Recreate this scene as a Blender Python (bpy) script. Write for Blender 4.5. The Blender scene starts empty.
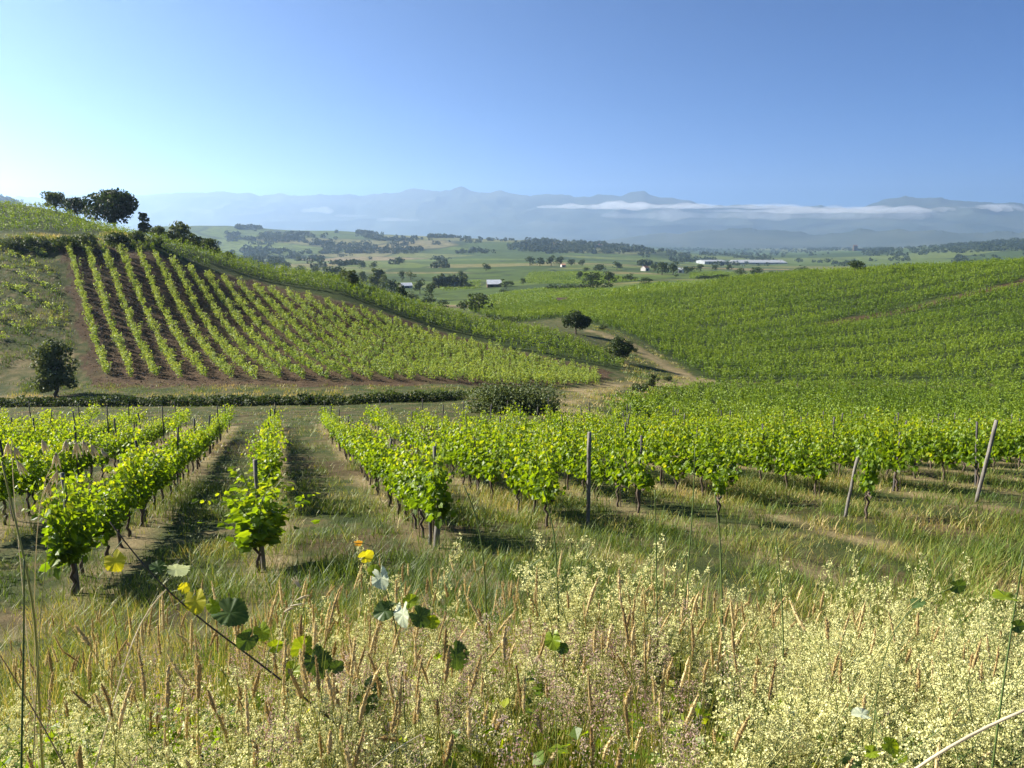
import math, random
import numpy as np
try:
    import bpy
except ImportError:
    bpy = None

R = math.radians
F_PX, PITCH = 773.0, math.atan(149.0 / 773.0)      # focal length in pixels of a 1024 px wide picture, downward pitch
SUN_EL, SUN_AZ = 31.0, -72.0                       # degrees; azimuth from straight ahead (+Y), negative = to the left

# ------------------------------------------------------------------ camera, light, sky
if bpy:
    scene = bpy.context.scene
    COL = scene.collection
    cam = bpy.data.cameras.new('camera')
    cam.sensor_width = 36.0
    cam.lens = 36.0 * F_PX / 1024.0
    cam.clip_start, cam.clip_end = 0.05, 80000.0
    camo = bpy.data.objects.new('camera', cam)
    COL.objects.link(camo)
    camo.location = (0, 0, 0)
    camo.rotation_euler = (math.pi / 2 - PITCH, 0, 0)
    scene.camera = camo

    world = bpy.data.worlds.new('World')
    scene.world = world
    world.use_nodes = True
    wn = world.node_tree
    wn.nodes.clear()
    sky = wn.nodes.new('ShaderNodeTexSky')
    sky.sky_type = 'NISHITA'
    sky.sun_disc = False
    sky.sun_elevation = R(SUN_EL)
    sky.sun_rotation = R(SUN_AZ)
    sky.altitude = 1800
    sky.air_density = 0.55
    sky.dust_density = 0.7
    sky.ozone_density = 10.0
    bg = wn.nodes.new('ShaderNodeBackground')
    bg.inputs['Strength'].default_value = 0.05
    wo = wn.nodes.new('ShaderNodeOutputWorld')
    hsv = wn.nodes.new('ShaderNodeHueSaturation')
    hsv.inputs['Saturation'].default_value = 1.08
    hsv.inputs['Value'].default_value = 0.88
    wn.links.new(sky.outputs[0], hsv.inputs['Color'])
    wn.links.new(hsv.outputs[0], bg.inputs[0])
    wn.links.new(bg.outputs[0], wo.inputs[0])

    sl = bpy.data.lights.new('sun', 'SUN')
    sl.energy = 5.0
    sl.angle = R(0.55)
    sl.color = (1.0, 0.93, 0.80)
    so = bpy.data.objects.new('sun', sl)
    COL.objects.link(so)
    sd = np.array([math.sin(R(SUN_AZ)) * math.cos(R(SUN_EL)), math.cos(R(SUN_AZ)) * math.cos(R(SUN_EL)), math.sin(R(SUN_EL))])
    import mathutils
    so.rotation_euler = mathutils.Vector(sd).to_track_quat('Z', 'Y').to_euler()
    so.location = (-60, 30, 80)

    vs = scene.view_settings
    scene.display_settings.display_device = 'sRGB'
    vs.view_transform = 'Standard'
    vs.look = 'None'
    vs.exposure = 1.75
    vs.gamma = 1.0
    vs.use_curve_mapping = False
    cy = scene.cycles
    cy.use_denoising = True
    cy.max_bounces = 8
    cy.diffuse_bounces = 3
    cy.transmission_bounces = 4
    cy.volume_bounces = 1
    cy.transparent_max_bounces = 8
    cy.caustics_reflective = cy.caustics_refractive = False

# ------------------------------------------------------------------ numbers: noise and terrain
rng = np.random.default_rng(7)

def _hash(ix, iy, seed):
    h = (ix.astype(np.int64) * 374761393 + iy.astype(np.int64) * 668265263 + seed * 2147483647) & 0xFFFFFFFF
    h = ((h ^ (h >> 13)) * 1274126177) & 0xFFFFFFFF
    h = h ^ (h >> 16)
    return (h & 0xFFFF) / 65535.0

def vnoise(x, y, seed=0):
    x = np.asarray(x, float); y = np.asarray(y, float)
    ix, iy = np.floor(x), np.floor(y)
    fx, fy = x - ix, y - iy
    fx = fx * fx * (3 - 2 * fx); fy = fy * fy * (3 - 2 * fy)
    a, b = _hash(ix, iy, seed), _hash(ix + 1, iy, seed)
    c, d = _hash(ix, iy + 1, seed), _hash(ix + 1, iy + 1, seed)
    return (a + (b - a) * fx) * (1 - fy) + (c + (d - c) * fx) * fy

def fbm(x, y, seed=0, octaves=4):
    s, a, t = 0.0, 0.5, 0.0
    for o in range(octaves):
        s = s + a * vnoise(np.asarray(x) * 2 ** o, np.asarray(y) * 2 ** o, seed + 17 * o)
        t += a; a *= 0.5
    return s / t

CP, SP = math.cos(PITCH), math.sin(PITCH)

def ray(u, v):
    X, Z = (u - 512.0) / F_PX, (384.0 - v) / F_PX
    return np.array([X, CP + Z * SP, -SP + Z * CP])

def pix(u, v, d):
    """The point seen at pixel (u, v) at forward distance d."""
    r = ray(u, v)
    return r * (d / r[1])

def project(P):
    P = np.atleast_2d(P)
    yc = P[:, 1] * CP - P[:, 2] * SP
    zc = P[:, 1] * SP + P[:, 2] * CP
    return 512 + F_PX * P[:, 0] / yc, 384 - F_PX * zc / yc, yc

PROFILE = {   # surveyed heights of the land: column of the view -> (forward distance, picture row)
    -400: [(15, 530), (30, 460), (55, 420), (76, 392), (95, 320), (112, 255), (150, 190), (200, 165), (300, 175), (600, 215), (1200, 240), (2500, 192), (3500, 205), (6000, 238)],
    -150: [(15, 527), (30, 458), (55, 418), (76, 390), (95, 312), (112, 251), (125, 232), (150, 198), (185, 186), (220, 192), (300, 215), (600, 250), (1200, 250), (2500, 190), (3500, 200), (6000, 237)],
    0: [(15, 525), (20, 491), (30, 456), (42, 432), (55, 416), (66, 405), (76, 388), (84, 355), (95, 308), (106, 266), (112, 247), (118, 239), (125, 232), (150, 208), (172, 203), (220, 214), (300, 238), (600, 262), (1200, 255), (2000, 222), (2500, 195), (3000, 203), (4000, 225), (6000, 236)],
    68: [(66, 405), (76, 388), (84, 357), (95, 312), (106, 268), (112, 247), (118, 241), (125, 236), (150, 217), (165, 214), (220, 237), (300, 256), (600, 270), (1200, 258), (2500, 232), (3500, 237), (6000, 240)],
    150: [(30, 456), (55, 415), (66, 405), (76, 387), (84, 362), (95, 322), (106, 283), (115, 252), (125, 241), (135, 239), (170, 250), (220, 264), (300, 274), (600, 275), (1200, 256), (2000, 245), (2500, 227), (3500, 240), (6000, 242)],
    230: [(66, 405), (76, 386), (84, 366), (95, 337), (106, 308), (118, 280), (130, 264), (138, 261), (170, 272), (220, 284), (300, 291), (600, 282), (1200, 260), (2000, 248), (2500, 227), (3500, 238), (6000, 242)],
    340: [(30, 456), (55, 414), (66, 404), (76, 387), (84, 371), (95, 350), (106, 328), (118, 303), (130, 287), (140, 283), (170, 292), (220, 299), (300, 301), (450, 291), (600, 282), (1200, 262), (2000, 252), (2700, 232), (3500, 240), (6000, 243)],
    440: [(42, 432), (55, 413), (66, 404), (76, 388), (84, 378), (95, 365), (106, 350), (118, 334), (130, 319), (142, 312), (170, 316), (220, 317), (300, 309), (450, 296), (600, 285), (1200, 263), (2000, 252), (2700, 237), (3500, 242), (6000, 244)],
    540: [(15, 525), (30, 457), (42, 433), (55, 416), (66, 407), (76, 396), (84, 389), (95, 379), (106, 368), (118, 352), (130, 338), (140, 332), (170, 327), (220, 317), (300, 304), (450, 290), (600, 281), (1200, 262), (2000, 254), (2700, 241), (4000, 246), (6000, 246)],
    620: [(42, 435), (55, 421), (66, 411), (80, 399), (95, 387), (106, 378), (118, 366), (130, 355), (150, 341), (180, 326), (220, 312), (300, 295), (450, 284), (600, 278), (1200, 265), (2000, 257), (2700, 245), (4000, 249), (6000, 247)],
    700: [(30, 458), (55, 429), (70, 418), (85, 404), (100, 391), (115, 381), (130, 368), (150, 354), (180, 334), (220, 313), (260, 297), (300, 287), (340, 281), (450, 281), (600, 279), (1200, 268), (2000, 262), (4000, 255), (6000, 249)],
    800: [(15, 525), (55, 432), (70, 420), (85, 408), (100, 395), (115, 383), (130, 370), (150, 352), (180, 329), (220, 304), (260, 285), (290, 276), (310, 274), (400, 281), (600, 281), (1200, 270), (2000, 263), (4000, 253), (6000, 249)],
    900: [(30, 458), (55, 435), (85, 409), (115, 384), (150, 350), (180, 324), (220, 297), (260, 275), (285, 269), (310, 268), (400, 281), (600, 283), (1200, 270), (2000, 262), (4000, 249), (6000, 248)],
    1024: [(15, 525), (30, 459), (55, 438), (70, 424), (85, 410), (100, 396), (115, 385), (130, 366), (150, 343), (180, 315), (220, 284), (250, 267), (270, 262), (300, 263), (400, 278), (600, 280), (1200, 268), (2000, 258), (3000, 243), (3600, 240), (6000, 248)],
    1300: [(30, 460), (55, 440), (85, 410), (115, 385), (150, 336), (180, 302), (220, 266), (260, 243), (300, 240), (400, 258), (600, 270), (1200, 264), (3000, 238), (6000, 245)],
}
NEAR = [(1.5, -1.75), (2.5, -2.12), (4, -2.75), (6, -3.48), (8, -4.08), (11, -4.85)]

def _survey():
    th, lr, t = [], [], []
    for u, prof in PROFILE.items():
        for d, v in prof:
            p = pix(u, v, d)
            r = math.hypot(p[0], p[1])
            th.append(math.atan2(p[0], p[1])); lr.append(math.log(r)); t.append(p[2] / r)
    for a in (-50, -30, -15, 0, 15, 30, 50):
        for r, z in NEAR:
            th.append(R(a)); lr.append(math.log(r)); t.append(z / r)
    return np.array(th) * 3.0, np.array(lr), np.array(t)

def _phi(r2):
    return 0.5 * r2 * np.log(r2 + 1e-12)

def _fit():
    a, b, t = _survey()
    n = len(a)
    K = _phi((a[:, None] - a[None]) ** 2 + (b[:, None] - b[None]) ** 2) + np.eye(n) * 2e-4
    P = np.stack([np.ones(n), a, b], 1)
    A = np.zeros((n + 3, n + 3))
    A[:n, :n] = K; A[:n, n:] = P; A[n:, :n] = P.T
    w = np.linalg.solve(A, np.concatenate([t, np.zeros(3)]))
    return a, b, w

_A, _B, _W = _fit()
R_FAR = 6500.0

def _base(theta, r):
    """Tabulated smooth land (before small bumps)."""
    a = np.clip(theta, R(-47), R(47)) * 3.0
    b = np.log(np.clip(r, 1.5, R_FAR))
    out = np.empty(a.shape)
    for i in range(0, len(a), 20000):
        s = slice(i, i + 20000)
        d2 = (a[s, None] - _A[None]) ** 2 + (b[s, None] - _B[None]) ** 2
        out[s] = _phi(d2) @ _W[:-3] + _W[-3] + _W[-2] * a[s] + _W[-1] * b[s]
    return out * np.clip(r, 1.5, R_FAR)

_TA = np.linspace(-47, 47, 377)
_TB = np.linspace(math.log(1.5), math.log(R_FAR), 1000)
_gA, _gB = np.meshgrid(np.radians(_TA), _TB)
_TAB = _base(_gA.ravel(), np.exp(_gB.ravel())).reshape(_gA.shape)

def height(x, y):
    x = np.atleast_1d(np.asarray(x, float)); y = np.atleast_1d(np.asarray(y, float))
    r = np.hypot(x, y)
    th = np.degrees(np.arctan2(x, y))
    fa = (np.clip(th, -47, 46.999) + 47) / 94 * 376
    fb = np.clip((np.log(np.clip(r, 1.5, R_FAR)) - _TB[0]) / (_TB[-1] - _TB[0]) * 999, 0, 998.999)
    ia, ib = fa.astype(int), fb.astype(int)
    ga, gb = fa - ia, fb - ib
    z = (_TAB[ib, ia] * (1 - ga) + _TAB[ib, ia + 1] * ga) * (1 - gb) + (_TAB[ib + 1, ia] * (1 - ga) + _TAB[ib + 1, ia + 1] * ga) * gb
    k = np.clip((np.abs(th) - 60) / 50, 0, 1)
    k = k * k * (3 - 2 * k)
    z = z * (1 - k) + (-1.62 + 0.02 * np.minimum(r, 300)) * k
    amp = np.clip(r / 12, 0.15, 1)
    z = z + 0.10 * amp * (fbm(x * 0.9, y * 0.9, 3, 3) - 0.5) + 0.35 * np.clip((r - 15) / 60, 0, 1) * (fbm(x * 0.09, y * 0.09, 5, 3) - 0.5)
    z = z + 14.0 * np.clip((r - 800) / 2500, 0, 1) * (fbm(x * 0.0035, y * 0.0035, 9, 3) - 0.5)
    return z

_RR = np.exp(np.linspace(math.log(1.5), math.log(9000), 3500))

def at(u, v, dmin=1.5):
    """First land hit along the view ray through pixel (u, v)."""
    d = ray(u, v)
    k = _RR[_RR >= dmin]
    P = d[None] * (k / d[1])[:, None]
    below = P[:, 2] < height(P[:, 0], P[:, 1])
    i = int(np.argmax(below)) if below.any() else len(k) - 1
    p = P[i]
    return np.array([p[0], p[1], float(height(p[0], p[1])[0])])

def gz(x, y):
    return float(height(x, y)[0])
# ==TERRAIN-END==

# ------------------------------------------------------------------ mesh helpers
class MB:
    """Collects numpy geometry; build() links it as ONE mesh object."""
    def __init__(self):
        self.V, self.n, self.F, self.R, self.M, self.S = [], 0, [], [], [], []

    def add(self, V, faces, rnd=None, mat=0, smooth=False):
        V = np.asarray(V, float).reshape(-1, 3)
        for f in faces:
            f = np.asarray(f, np.int64)
            if f.ndim == 1:
                f = f[None]
            self.F.append(f + self.n)
            r = np.full(len(f), 0.5) if rnd is None else (np.full(len(f), rnd) if np.isscalar(rnd) else np.asarray(rnd, float))
            self.R.append(r)
            self.M.append(np.full(len(f), mat, np.int32))
            self.S.append(np.full(len(f), smooth, bool))
        self.V.append(V)
        self.n += len(V)
        return self

    def stamp(self, tv, tf, C, size, N, T, rnd=None, mat=0):
        """Copies template tv (m,3) with faces tf at centres C; y of the template along T, z along N."""
        C = np.asarray(C, float); k, m = len(C), len(tv)
        if k == 0:
            return self
        T = T / (np.linalg.norm(T, axis=1, keepdims=True) + 1e-9)
        B = np.cross(T, N); B /= (np.linalg.norm(B, axis=1, keepdims=True) + 1e-9)
        N2 = np.cross(B, T)
        size = np.broadcast_to(np.asarray(size, float), (k,))
        V = C[:, None] + size[:, None, None] * (tv[None, :, 0:1] * B[:, None] + tv[None, :, 1:2] * T[:, None] + tv[None, :, 2:3] * N2[:, None])
        if rnd is None:
            rnd = rng.random(k)
        off = (np.arange(k) * m)[:, None]
        for i, f in enumerate(tf):
            self.F.append(np.asarray(f, np.int64)[None] + off + self.n)
            self.R.append(np.asarray(rnd, float)); self.M.append(np.full(k, mat, np.int32)); self.S.append(np.zeros(k, bool))
        self.V.append(V.reshape(-1, 3))
        self.n += k * m
        return self

    def tube(self, P, rad, sides=6, rnd=0.5, mat=0, cap=True):
        P = np.asarray(P, float); n = len(P)
        rad = np.broadcast_to(np.asarray(rad, float), (n,))
        tan = np.gradient(P, axis=0); tan /= (np.linalg.norm(tan, axis=1, keepdims=True) + 1e-12)
        ref = np.where(np.abs(tan[:, 2:3]) > 0.9, np.array([[1.0, 0, 0]]), np.array([[0, 0, 1.0]]))
        a = np.cross(tan, ref); a /= (np.linalg.norm(a, axis=1, keepdims=True) + 1e-12)
        for i in range(1, n):      # keep the frame from flipping
            if a[i] @ a[i - 1] < 0:
                a[i] = -a[i]
        b = np.cross(tan, a)
        an = np.linspace(0, 2 * math.pi, sides, endpoint=False)
        V = P[:, None] + rad[:, None, None] * (np.cos(an)[None, :, None] * a[:, None] + np.sin(an)[None, :, None] * b[:, None])
        q = []
        i, j = np.meshgrid(np.arange(n - 1), np.arange(sides), indexing='ij')
        j2 = (j + 1) % sides
        q = np.stack([i * sides + j, i * sides + j2, (i + 1) * sides + j2, (i + 1) * sides + j], -1).reshape(-1, 4)
        self.add(V.reshape(-1, 3), [q] if not cap else [q, np.arange(sides)[::-1], (n - 1) * sides + np.arange(sides)], rnd, mat, smooth=True)
        return self

    def box(self, c, s, rz=0.0, rnd=0.5, mat=0):
        c, s = np.asarray(c, float), np.asarray(s, float) / 2
        k = np.array([[-1, -1, -1], [1, -1, -1], [1, 1, -1], [-1, 1, -1], [-1, -1, 1], [1, -1, 1], [1, 1, 1], [-1, 1, 1]]) * s
        ca, sa = math.cos(rz), math.sin(rz)
        k = np.stack([k[:, 0] * ca - k[:, 1] * sa, k[:, 0] * sa + k[:, 1] * ca, k[:, 2]], 1) + c
        return self.add(k, [np.array([[3, 2, 1, 0], [4, 5, 6, 7], [0, 1, 5, 4], [1, 2, 6, 5], [2, 3, 7, 6], [3, 0, 4, 7]])], rnd, mat)

    def mesh(self, name, mats):
        me = bpy.data.meshes.new(name)
        V = np.concatenate(self.V).astype(np.float32)
        counts = np.concatenate([np.full(len(f), f.shape[1], np.int32) for f in self.F])
        loops = np.concatenate([f.ravel() for f in self.F]).astype(np.int32)
        me.vertices.add(len(V)); me.vertices.foreach_set('co', V.ravel())
        me.loops.add(len(loops)); me.loops.foreach_set('vertex_index', loops)
        me.polygons.add(len(counts))
        me.polygons.foreach_set('loop_start', np.concatenate([[0], np.cumsum(counts)[:-1]]).astype(np.int32))
        me.polygons.foreach_set('loop_total', counts)
        me.polygons.foreach_set('material_index', np.concatenate(self.M))
        me.polygons.foreach_set('use_smooth', np.concatenate(self.S))
        for m in (mats if isinstance(mats, (list, tuple)) else [mats]):
            me.materials.append(m)
        at_ = me.attributes.new('rnd', 'FLOAT', 'FACE')
        at_.data.foreach_set('value', np.concatenate(self.R).astype(np.float32))
        me.update(calc_edges=True)
        return me

    def build(self, name, mats, parent=None):
        o = bpy.data.objects.new(name, self.mesh(name, mats))
        COL.objects.link(o)
        if parent is not None:
            o.parent = parent
        return o

def tag(o, label=None, cat=None, group=None, kind=None):
    if label: o['label'] = label
    if cat: o['category'] = cat
    if group: o['group'] = group
    if kind: o['kind'] = kind
    return o

def empty(name, loc, rz=0.0, label=None, cat=None, group=None):
    o = bpy.data.objects.new(name, None)
    o.empty_display_size = 0.2
    COL.objects.link(o)
    o.location = loc
    o.rotation_euler = (0, 0, rz)
    return tag(o, label, cat, group)

def link_copy(name, me, parent=None, loc=(0, 0, 0)):
    o = bpy.data.objects.new(name, me)
    COL.objects.link(o)
    o.location = loc
    if parent is not None:
        o.parent = parent
    return o

def copy_tree(o, parent=None):
    c = o.copy(); COL.objects.link(c)
    if parent is not None:
        c.parent = parent
    for ch in o.children:
        copy_tree(ch, c)
    return c

def unit(n, up=0.0):
    v = rng.normal(size=(n, 3)); v[:, 2] += up
    return v / np.linalg.norm(v, axis=1, keepdims=True)

KITE = np.array([[0, -0.5, 0], [0.38, 0.02, 0.09], [0, 0.5, 0], [-0.38, 0.02, 0.09]])
KITE_F = [[0, 1, 2, 3]]
_half = [(0.27, -0.11), (0.49, 0.06), (0.42, 0.27), (0.55, 0.50), (0.31, 0.68)]
LEAF = np.array([[0, 0, 0]] + [[x, y, 0.24 * x] for x, y in _half] + [[0, 1, -0.06]] + [[-x, y, 0.24 * x] for x, y in _half[::-1]])
LEAF_F = [[0, 1, 2, 3, 4, 5, 6], [0, 6, 7, 8, 9, 10, 11]]

def inside(poly, x, y):
    poly = np.asarray(poly)[:, :2]
    c = np.zeros(np.shape(x), bool)
    j = len(poly) - 1
    for i in range(len(poly)):
        xi, yi = poly[i]; xj, yj = poly[j]
        hit = ((yi > y) != (yj > y)) & (x < (xj - xi) * (y - yi) / (yj - yi + 1e-12) + xi)
        c ^= hit
        j = i
    return c

def line_dist(line, x, y):
    line = np.asarray(line)[:, :2]
    best = np.full(np.shape(x), 1e9)
    for (ax, ay), (bx, by) in zip(line[:-1], line[1:]):
        dx, dy = bx - ax, by - ay
        t = np.clip(((x - ax) * dx + (y - ay) * dy) / (dx * dx + dy * dy + 1e-9), 0, 1)
        best = np.minimum(best, np.hypot(x - ax - t * dx, y - ay - t * dy))
    return best

# ------------------------------------------------------------------ materials
def new_mat(name):
    m = bpy.data.materials.new(name)
    m.use_nodes = True
    nt = m.node_tree
    nt.nodes.clear()
    out = nt.nodes.new('ShaderNodeOutputMaterial')
    return m, nt, out

def ramp(nt, stops, fac):
    n = nt.nodes.new('ShaderNodeValToRGB')
    el = n.color_ramp.elements
    while len(el) < len(stops):
        el.new(0.5)
    for e, (p, c) in zip(el, stops):
        e.position = p
        e.color = (*c, 1)
    nt.links.new(fac, n.inputs[0])
    return n.outputs[0]

def leaf_mat(name, stops, trans=0.4, tcol=None, rough=0.55, spec=0.3, objvar=0.25, spots=0.0):
    m, nt, out = new_mat(name)
    L = nt.links.new
    a = nt.nodes.new('ShaderNodeAttribute'); a.attribute_name = 'rnd'
    oi = nt.nodes.new('ShaderNodeObjectInfo')
    mx = nt.nodes.new('ShaderNodeMix'); mx.inputs[0].default_value = objvar
    L(a.outputs['Fac'], mx.inputs[2]); L(oi.outputs['Random'], mx.inputs[3])
    col = ramp(nt, stops, mx.outputs[0])
    p = nt.nodes.new('ShaderNodeBsdfPrincipled')
    L(col, p.inputs['Base Color'])
    p.inputs['Roughness'].default_value = rough
    p.inputs['Specular IOR Level'].default_value = spec
    if trans > 0:
        t = nt.nodes.new('ShaderNodeBsdfTranslucent')
        hs = nt.nodes.new('ShaderNodeMix'); hs.data_type = 'RGBA'; hs.blend_type = 'MULTIPLY'; hs.inputs[0].default_value = 1.0
        L(col, hs.inputs[6]); hs.inputs[7].default_value = (*(tcol or (1.9, 1.6, 0.8)), 1)
        L(hs.outputs[2], t.inputs[0])
        ms = nt.nodes.new('ShaderNodeMixShader'); ms.inputs[0].default_value = trans
        L(p.outputs[0], ms.inputs[1]); L(t.outputs[0], ms.inputs[2])
        L(ms.outputs[0], out.inputs[0])
    else:
        L(p.outputs[0], out.inputs[0])
    return m

def solid_mat(name, c1, c2, scale=8.0, rough=0.8, bump=0.0, stretch=(1, 1, 1), detail=4):
    m, nt, out = new_mat(name)
    L = nt.links.new
    tc = nt.nodes.new('ShaderNodeTexCoord')
    mp = nt.nodes.new('ShaderNodeMapping'); mp.inputs['Scale'].default_value = stretch
    L(tc.outputs['Object'], mp.inputs[0])
    nz = nt.nodes.new('ShaderNodeTexNoise'); nz.inputs['Scale'].default_value = scale; nz.inputs['Detail'].default_value = detail
    L(mp.outputs[0], nz.inputs['Vector'])
    col = ramp(nt, [(0.32, c1), (0.68, c2)], nz.outputs['Fac'])
    p = nt.nodes.new('ShaderNodeBsdfPrincipled')
    L(col, p.inputs['Base Color'])
    p.inputs['Roughness'].default_value = rough
    p.inputs['Specular IOR Level'].default_value = 0.25
    if bump:
        b = nt.nodes.new('ShaderNodeBump'); b.inputs['Strength'].default_value = bump; b.inputs['Distance'].default_value = 0.02
        L(nz.outputs['Fac'], b.inputs['Height']); L(b.outputs[0], p.inputs['Normal'])
    L(p.outputs[0], out.inputs[0])
    return m

M = {}
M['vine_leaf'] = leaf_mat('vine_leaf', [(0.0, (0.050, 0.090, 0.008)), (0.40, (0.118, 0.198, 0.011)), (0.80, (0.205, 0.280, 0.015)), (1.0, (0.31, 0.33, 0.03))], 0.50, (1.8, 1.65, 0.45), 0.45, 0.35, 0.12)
M['field_leaf'] = leaf_mat('field_leaf', [(0.0, (0.035, 0.062, 0.005)), (0.45, (0.092, 0.158, 0.008)), (1.0, (0.200, 0.270, 0.018))], 0.30, (1.7, 1.6, 0.4), 0.5, 0.3, 0.0)
M['young_leaf'] = leaf_mat('young_leaf', [(0.0, (0.060, 0.110, 0.016)), (0.5, (0.150, 0.235, 0.040)), (1.0, (0.26, 0.33, 0.070))], 0.40, (1.7, 1.5, 0.7), 0.5, 0.3, 0.0)
M['tree_leaf'] = leaf_mat('tree_leaf', [(0.0, (0.014, 0.028, 0.007)), (0.5, (0.034, 0.058, 0.012)), (1.0, (0.085, 0.11, 0.024))], 0.30, (1.6, 1.5, 0.7), 0.6, 0.25, 0.35)
M['pale_leaf'] = leaf_mat('pale_leaf', [(0.0, (0.034, 0.054, 0.016)), (0.5, (0.085, 0.115, 0.034)), (1.0, (0.17, 0.20, 0.065))], 0.28, (1.5, 1.4, 0.8), 0.6, 0.25, 0.3)
M['bark'] = solid_mat('bark', (0.055, 0.040, 0.030), (0.13, 0.10, 0.075), 14, 0.9, 0.6, (1, 1, 0.25))
M['post_wood'] = solid_mat('post_wood', (0.10, 0.092, 0.080), (0.22, 0.20, 0.175), 22, 0.85, 0.5, (1, 1, 0.12))
M['dark_wood'] = solid_mat('dark_wood', (0.05, 0.045, 0.045), (0.13, 0.12, 0.115), 22, 0.85, 0.5, (1, 1, 0.12))
M['grass'] = leaf_mat('grass', [(0.0, (0.034, 0.070, 0.009)), (0.35, (0.115, 0.180, 0.020)), (0.6, (0.225, 0.245, 0.042)), (0.8, (0.36, 0.30, 0.10)), (1.0, (0.52, 0.41, 0.19))], 0.3, (1.5, 1.35, 0.7), 0.5, 0.3, 0.0)
M['flower'] = leaf_mat('flower', [(0.0, (0.32, 0.35, 0.10)), (0.4, (0.54, 0.54, 0.22)), (1.0, (0.76, 0.72, 0.38))], 0.3, (1.1, 1.05, 0.9), 0.7, 0.1, 0.1)
M['stem_green'] = leaf_mat('stem_green', [(0.0, (0.05, 0.085, 0.02)), (1.0, (0.11, 0.15, 0.04))], 0.0, None, 0.5, 0.3, 0.3)
M['seed'] = leaf_mat('seed', [(0.0, (0.34, 0.24, 0.10)), (0.5, (0.53, 0.42, 0.19)), (1.0, (0.70, 0.59, 0.31))], 0.25, (1.2, 1.1, 0.9), 0.7, 0.2, 0.0)
M['awn'] = leaf_mat('awn', [(0.0, (0.27, 0.16, 0.13)), (0.6, (0.43, 0.31, 0.24)), (1.0, (0.58, 0.48, 0.36))], 0.3, (1.2, 1.1, 1.0), 0.7, 0.2, 0.0)
M['oat'] = leaf_mat('oat', [(0.0, (0.52, 0.44, 0.28)), (1.0, (0.75, 0.68, 0.50))], 0.35, (1.1, 1.05, 0.9), 0.6, 0.2, 0.0)
M['yellow_stem'] = leaf_mat('yellow_stem', [(0.0, (0.22, 0.22, 0.06)), (1.0, (0.34, 0.31, 0.10))], 0.0, None, 0.5, 0.3, 0.0)
M['purple_stem'] = leaf_mat('purple_stem', [(0.0, (0.035, 0.030, 0.022)), (1.0, (0.075, 0.055, 0.035))], 0.0, None, 0.5, 0.35, 0.0)
M['wood_leaf'] = leaf_mat('wood_leaf', [(0.0, (0.016, 0.030, 0.010)), (1.0, (0.050, 0.070, 0.022))], 0.15, (1.4, 1.4, 0.8), 0.7, 0.2, 0.0)
M['white_wall'] = solid_mat('white_wall', (0.36, 0.345, 0.32), (0.48, 0.46, 0.43), 0.6, 0.8)
M['pale_roof'] = solid_mat('pale_roof', (0.55, 0.56, 0.58), (0.72, 0.73, 0.75), 0.5, 0.6)
M['grey_roof'] = solid_mat('grey_roof', (0.19, 0.205, 0.22), (0.31, 0.325, 0.34), 0.2, 0.6)
M['tile_roof'] = solid_mat('tile_roof', (0.28, 0.13, 0.08), (0.42, 0.22, 0.13), 1.2, 0.85)
M['brown_wall'] = solid_mat('brown_wall', (0.06, 0.04, 0.03), (0.12, 0.08, 0.06), 1.0, 0.9)
M['opening'] = solid_mat('opening', (0.012, 0.012, 0.014), (0.03, 0.03, 0.032), 1.0, 0.5)
M['mountain'] = solid_mat('mountain', (0.016, 0.028, 0.020), (0.070, 0.080, 0.055), 0.0016, 0.95, 0, (1, 1, 1), 8)

# ------------------------------------------------------------------ layout of the land use (corners surveyed on the land)
def corners(px, extra=()):
    return np.array([at(u, v)[:2] for u, v in px] + [tuple(e) for e in extra])

def beyond(u, v, add):
    """A land point ADD metres behind the crest seen at pixel (u, v)."""
    p = at(u, v)
    r = math.hypot(p[0], p[1])
    return (p[0] * (r + add) / r, p[1] * (r + add) / r)

BROWN = corners([(66, 249), (100, 251), (133, 256), (200, 274), (270, 292), (342, 309), (410, 328), (475, 347), (540, 362), (598, 376), (600, 386), (500, 387), (300, 381), (103, 378)])
SOIL = corners([(60, 247), (110, 246), (140, 252), (200, 268), (270, 285), (342, 303), (410, 322), (475, 342), (540, 357), (612, 372), (606, 383), (500, 386), (420, 385), (300, 387), (150, 388), (93, 390), (81, 330)])
CREST = corners([(128, 250), (150, 252), (200, 266), (270, 283), (342, 301), (410, 320), (475, 340), (540, 355), (618, 371)],
                [beyond(624, 368, 2), beyond(600, 357, 8), beyond(540, 336, 10), beyond(440, 316, 14), beyond(340, 287, 16), beyond(230, 266, 14), beyond(150, 244, 6)])
SPARSE = corners([(-60, 250), (46, 252), (62, 300), (76, 345), (-60, 345)])
TOPF = corners([(-90, 234), (0, 234), (60, 234), (112, 235)], [beyond(140, 240, 8), beyond(112, 234, 16), beyond(60, 218, 10), beyond(0, 210, 12), beyond(-90, 203, 14)])
LOWR = corners([(602, 414), (640, 402), (700, 388), (800, 387), (1024, 389), (1250, 389), (1250, 442), (1024, 440), (860, 437), (700, 428), (640, 422)])
HILLR = corners([(712, 381), (690, 370), (648, 345), (612, 330), (560, 318), (520, 322)],
                [beyond(470, 316, 30), beyond(520, 308, 20)])
HILLR = np.concatenate([HILLR, corners([(600, 301)]), np.array([beyond(684, 288, 8), beyond(760, 279, 22), beyond(884, 272, 22), beyond(1024, 265, 24), beyond(1250, 246, 24)]), corners([(1250, 384), (1024, 384), (800, 382)])])
TRACK = corners([(1100, 264), (1024, 282), (960, 296), (897, 312), (860, 318), (830, 324)])
TRACK2 = corners([(917, 288), (860, 300), (817, 311), (760, 322), (700, 331)])
PATH1 = corners([(592, 331), (612, 338), (636, 348), (660, 362), (682, 375), (700, 381)])
PATH2 = corners([(700, 380), (660, 384), (618, 384), (590, 390), (568, 402), (582, 418), (600, 426)])
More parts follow.
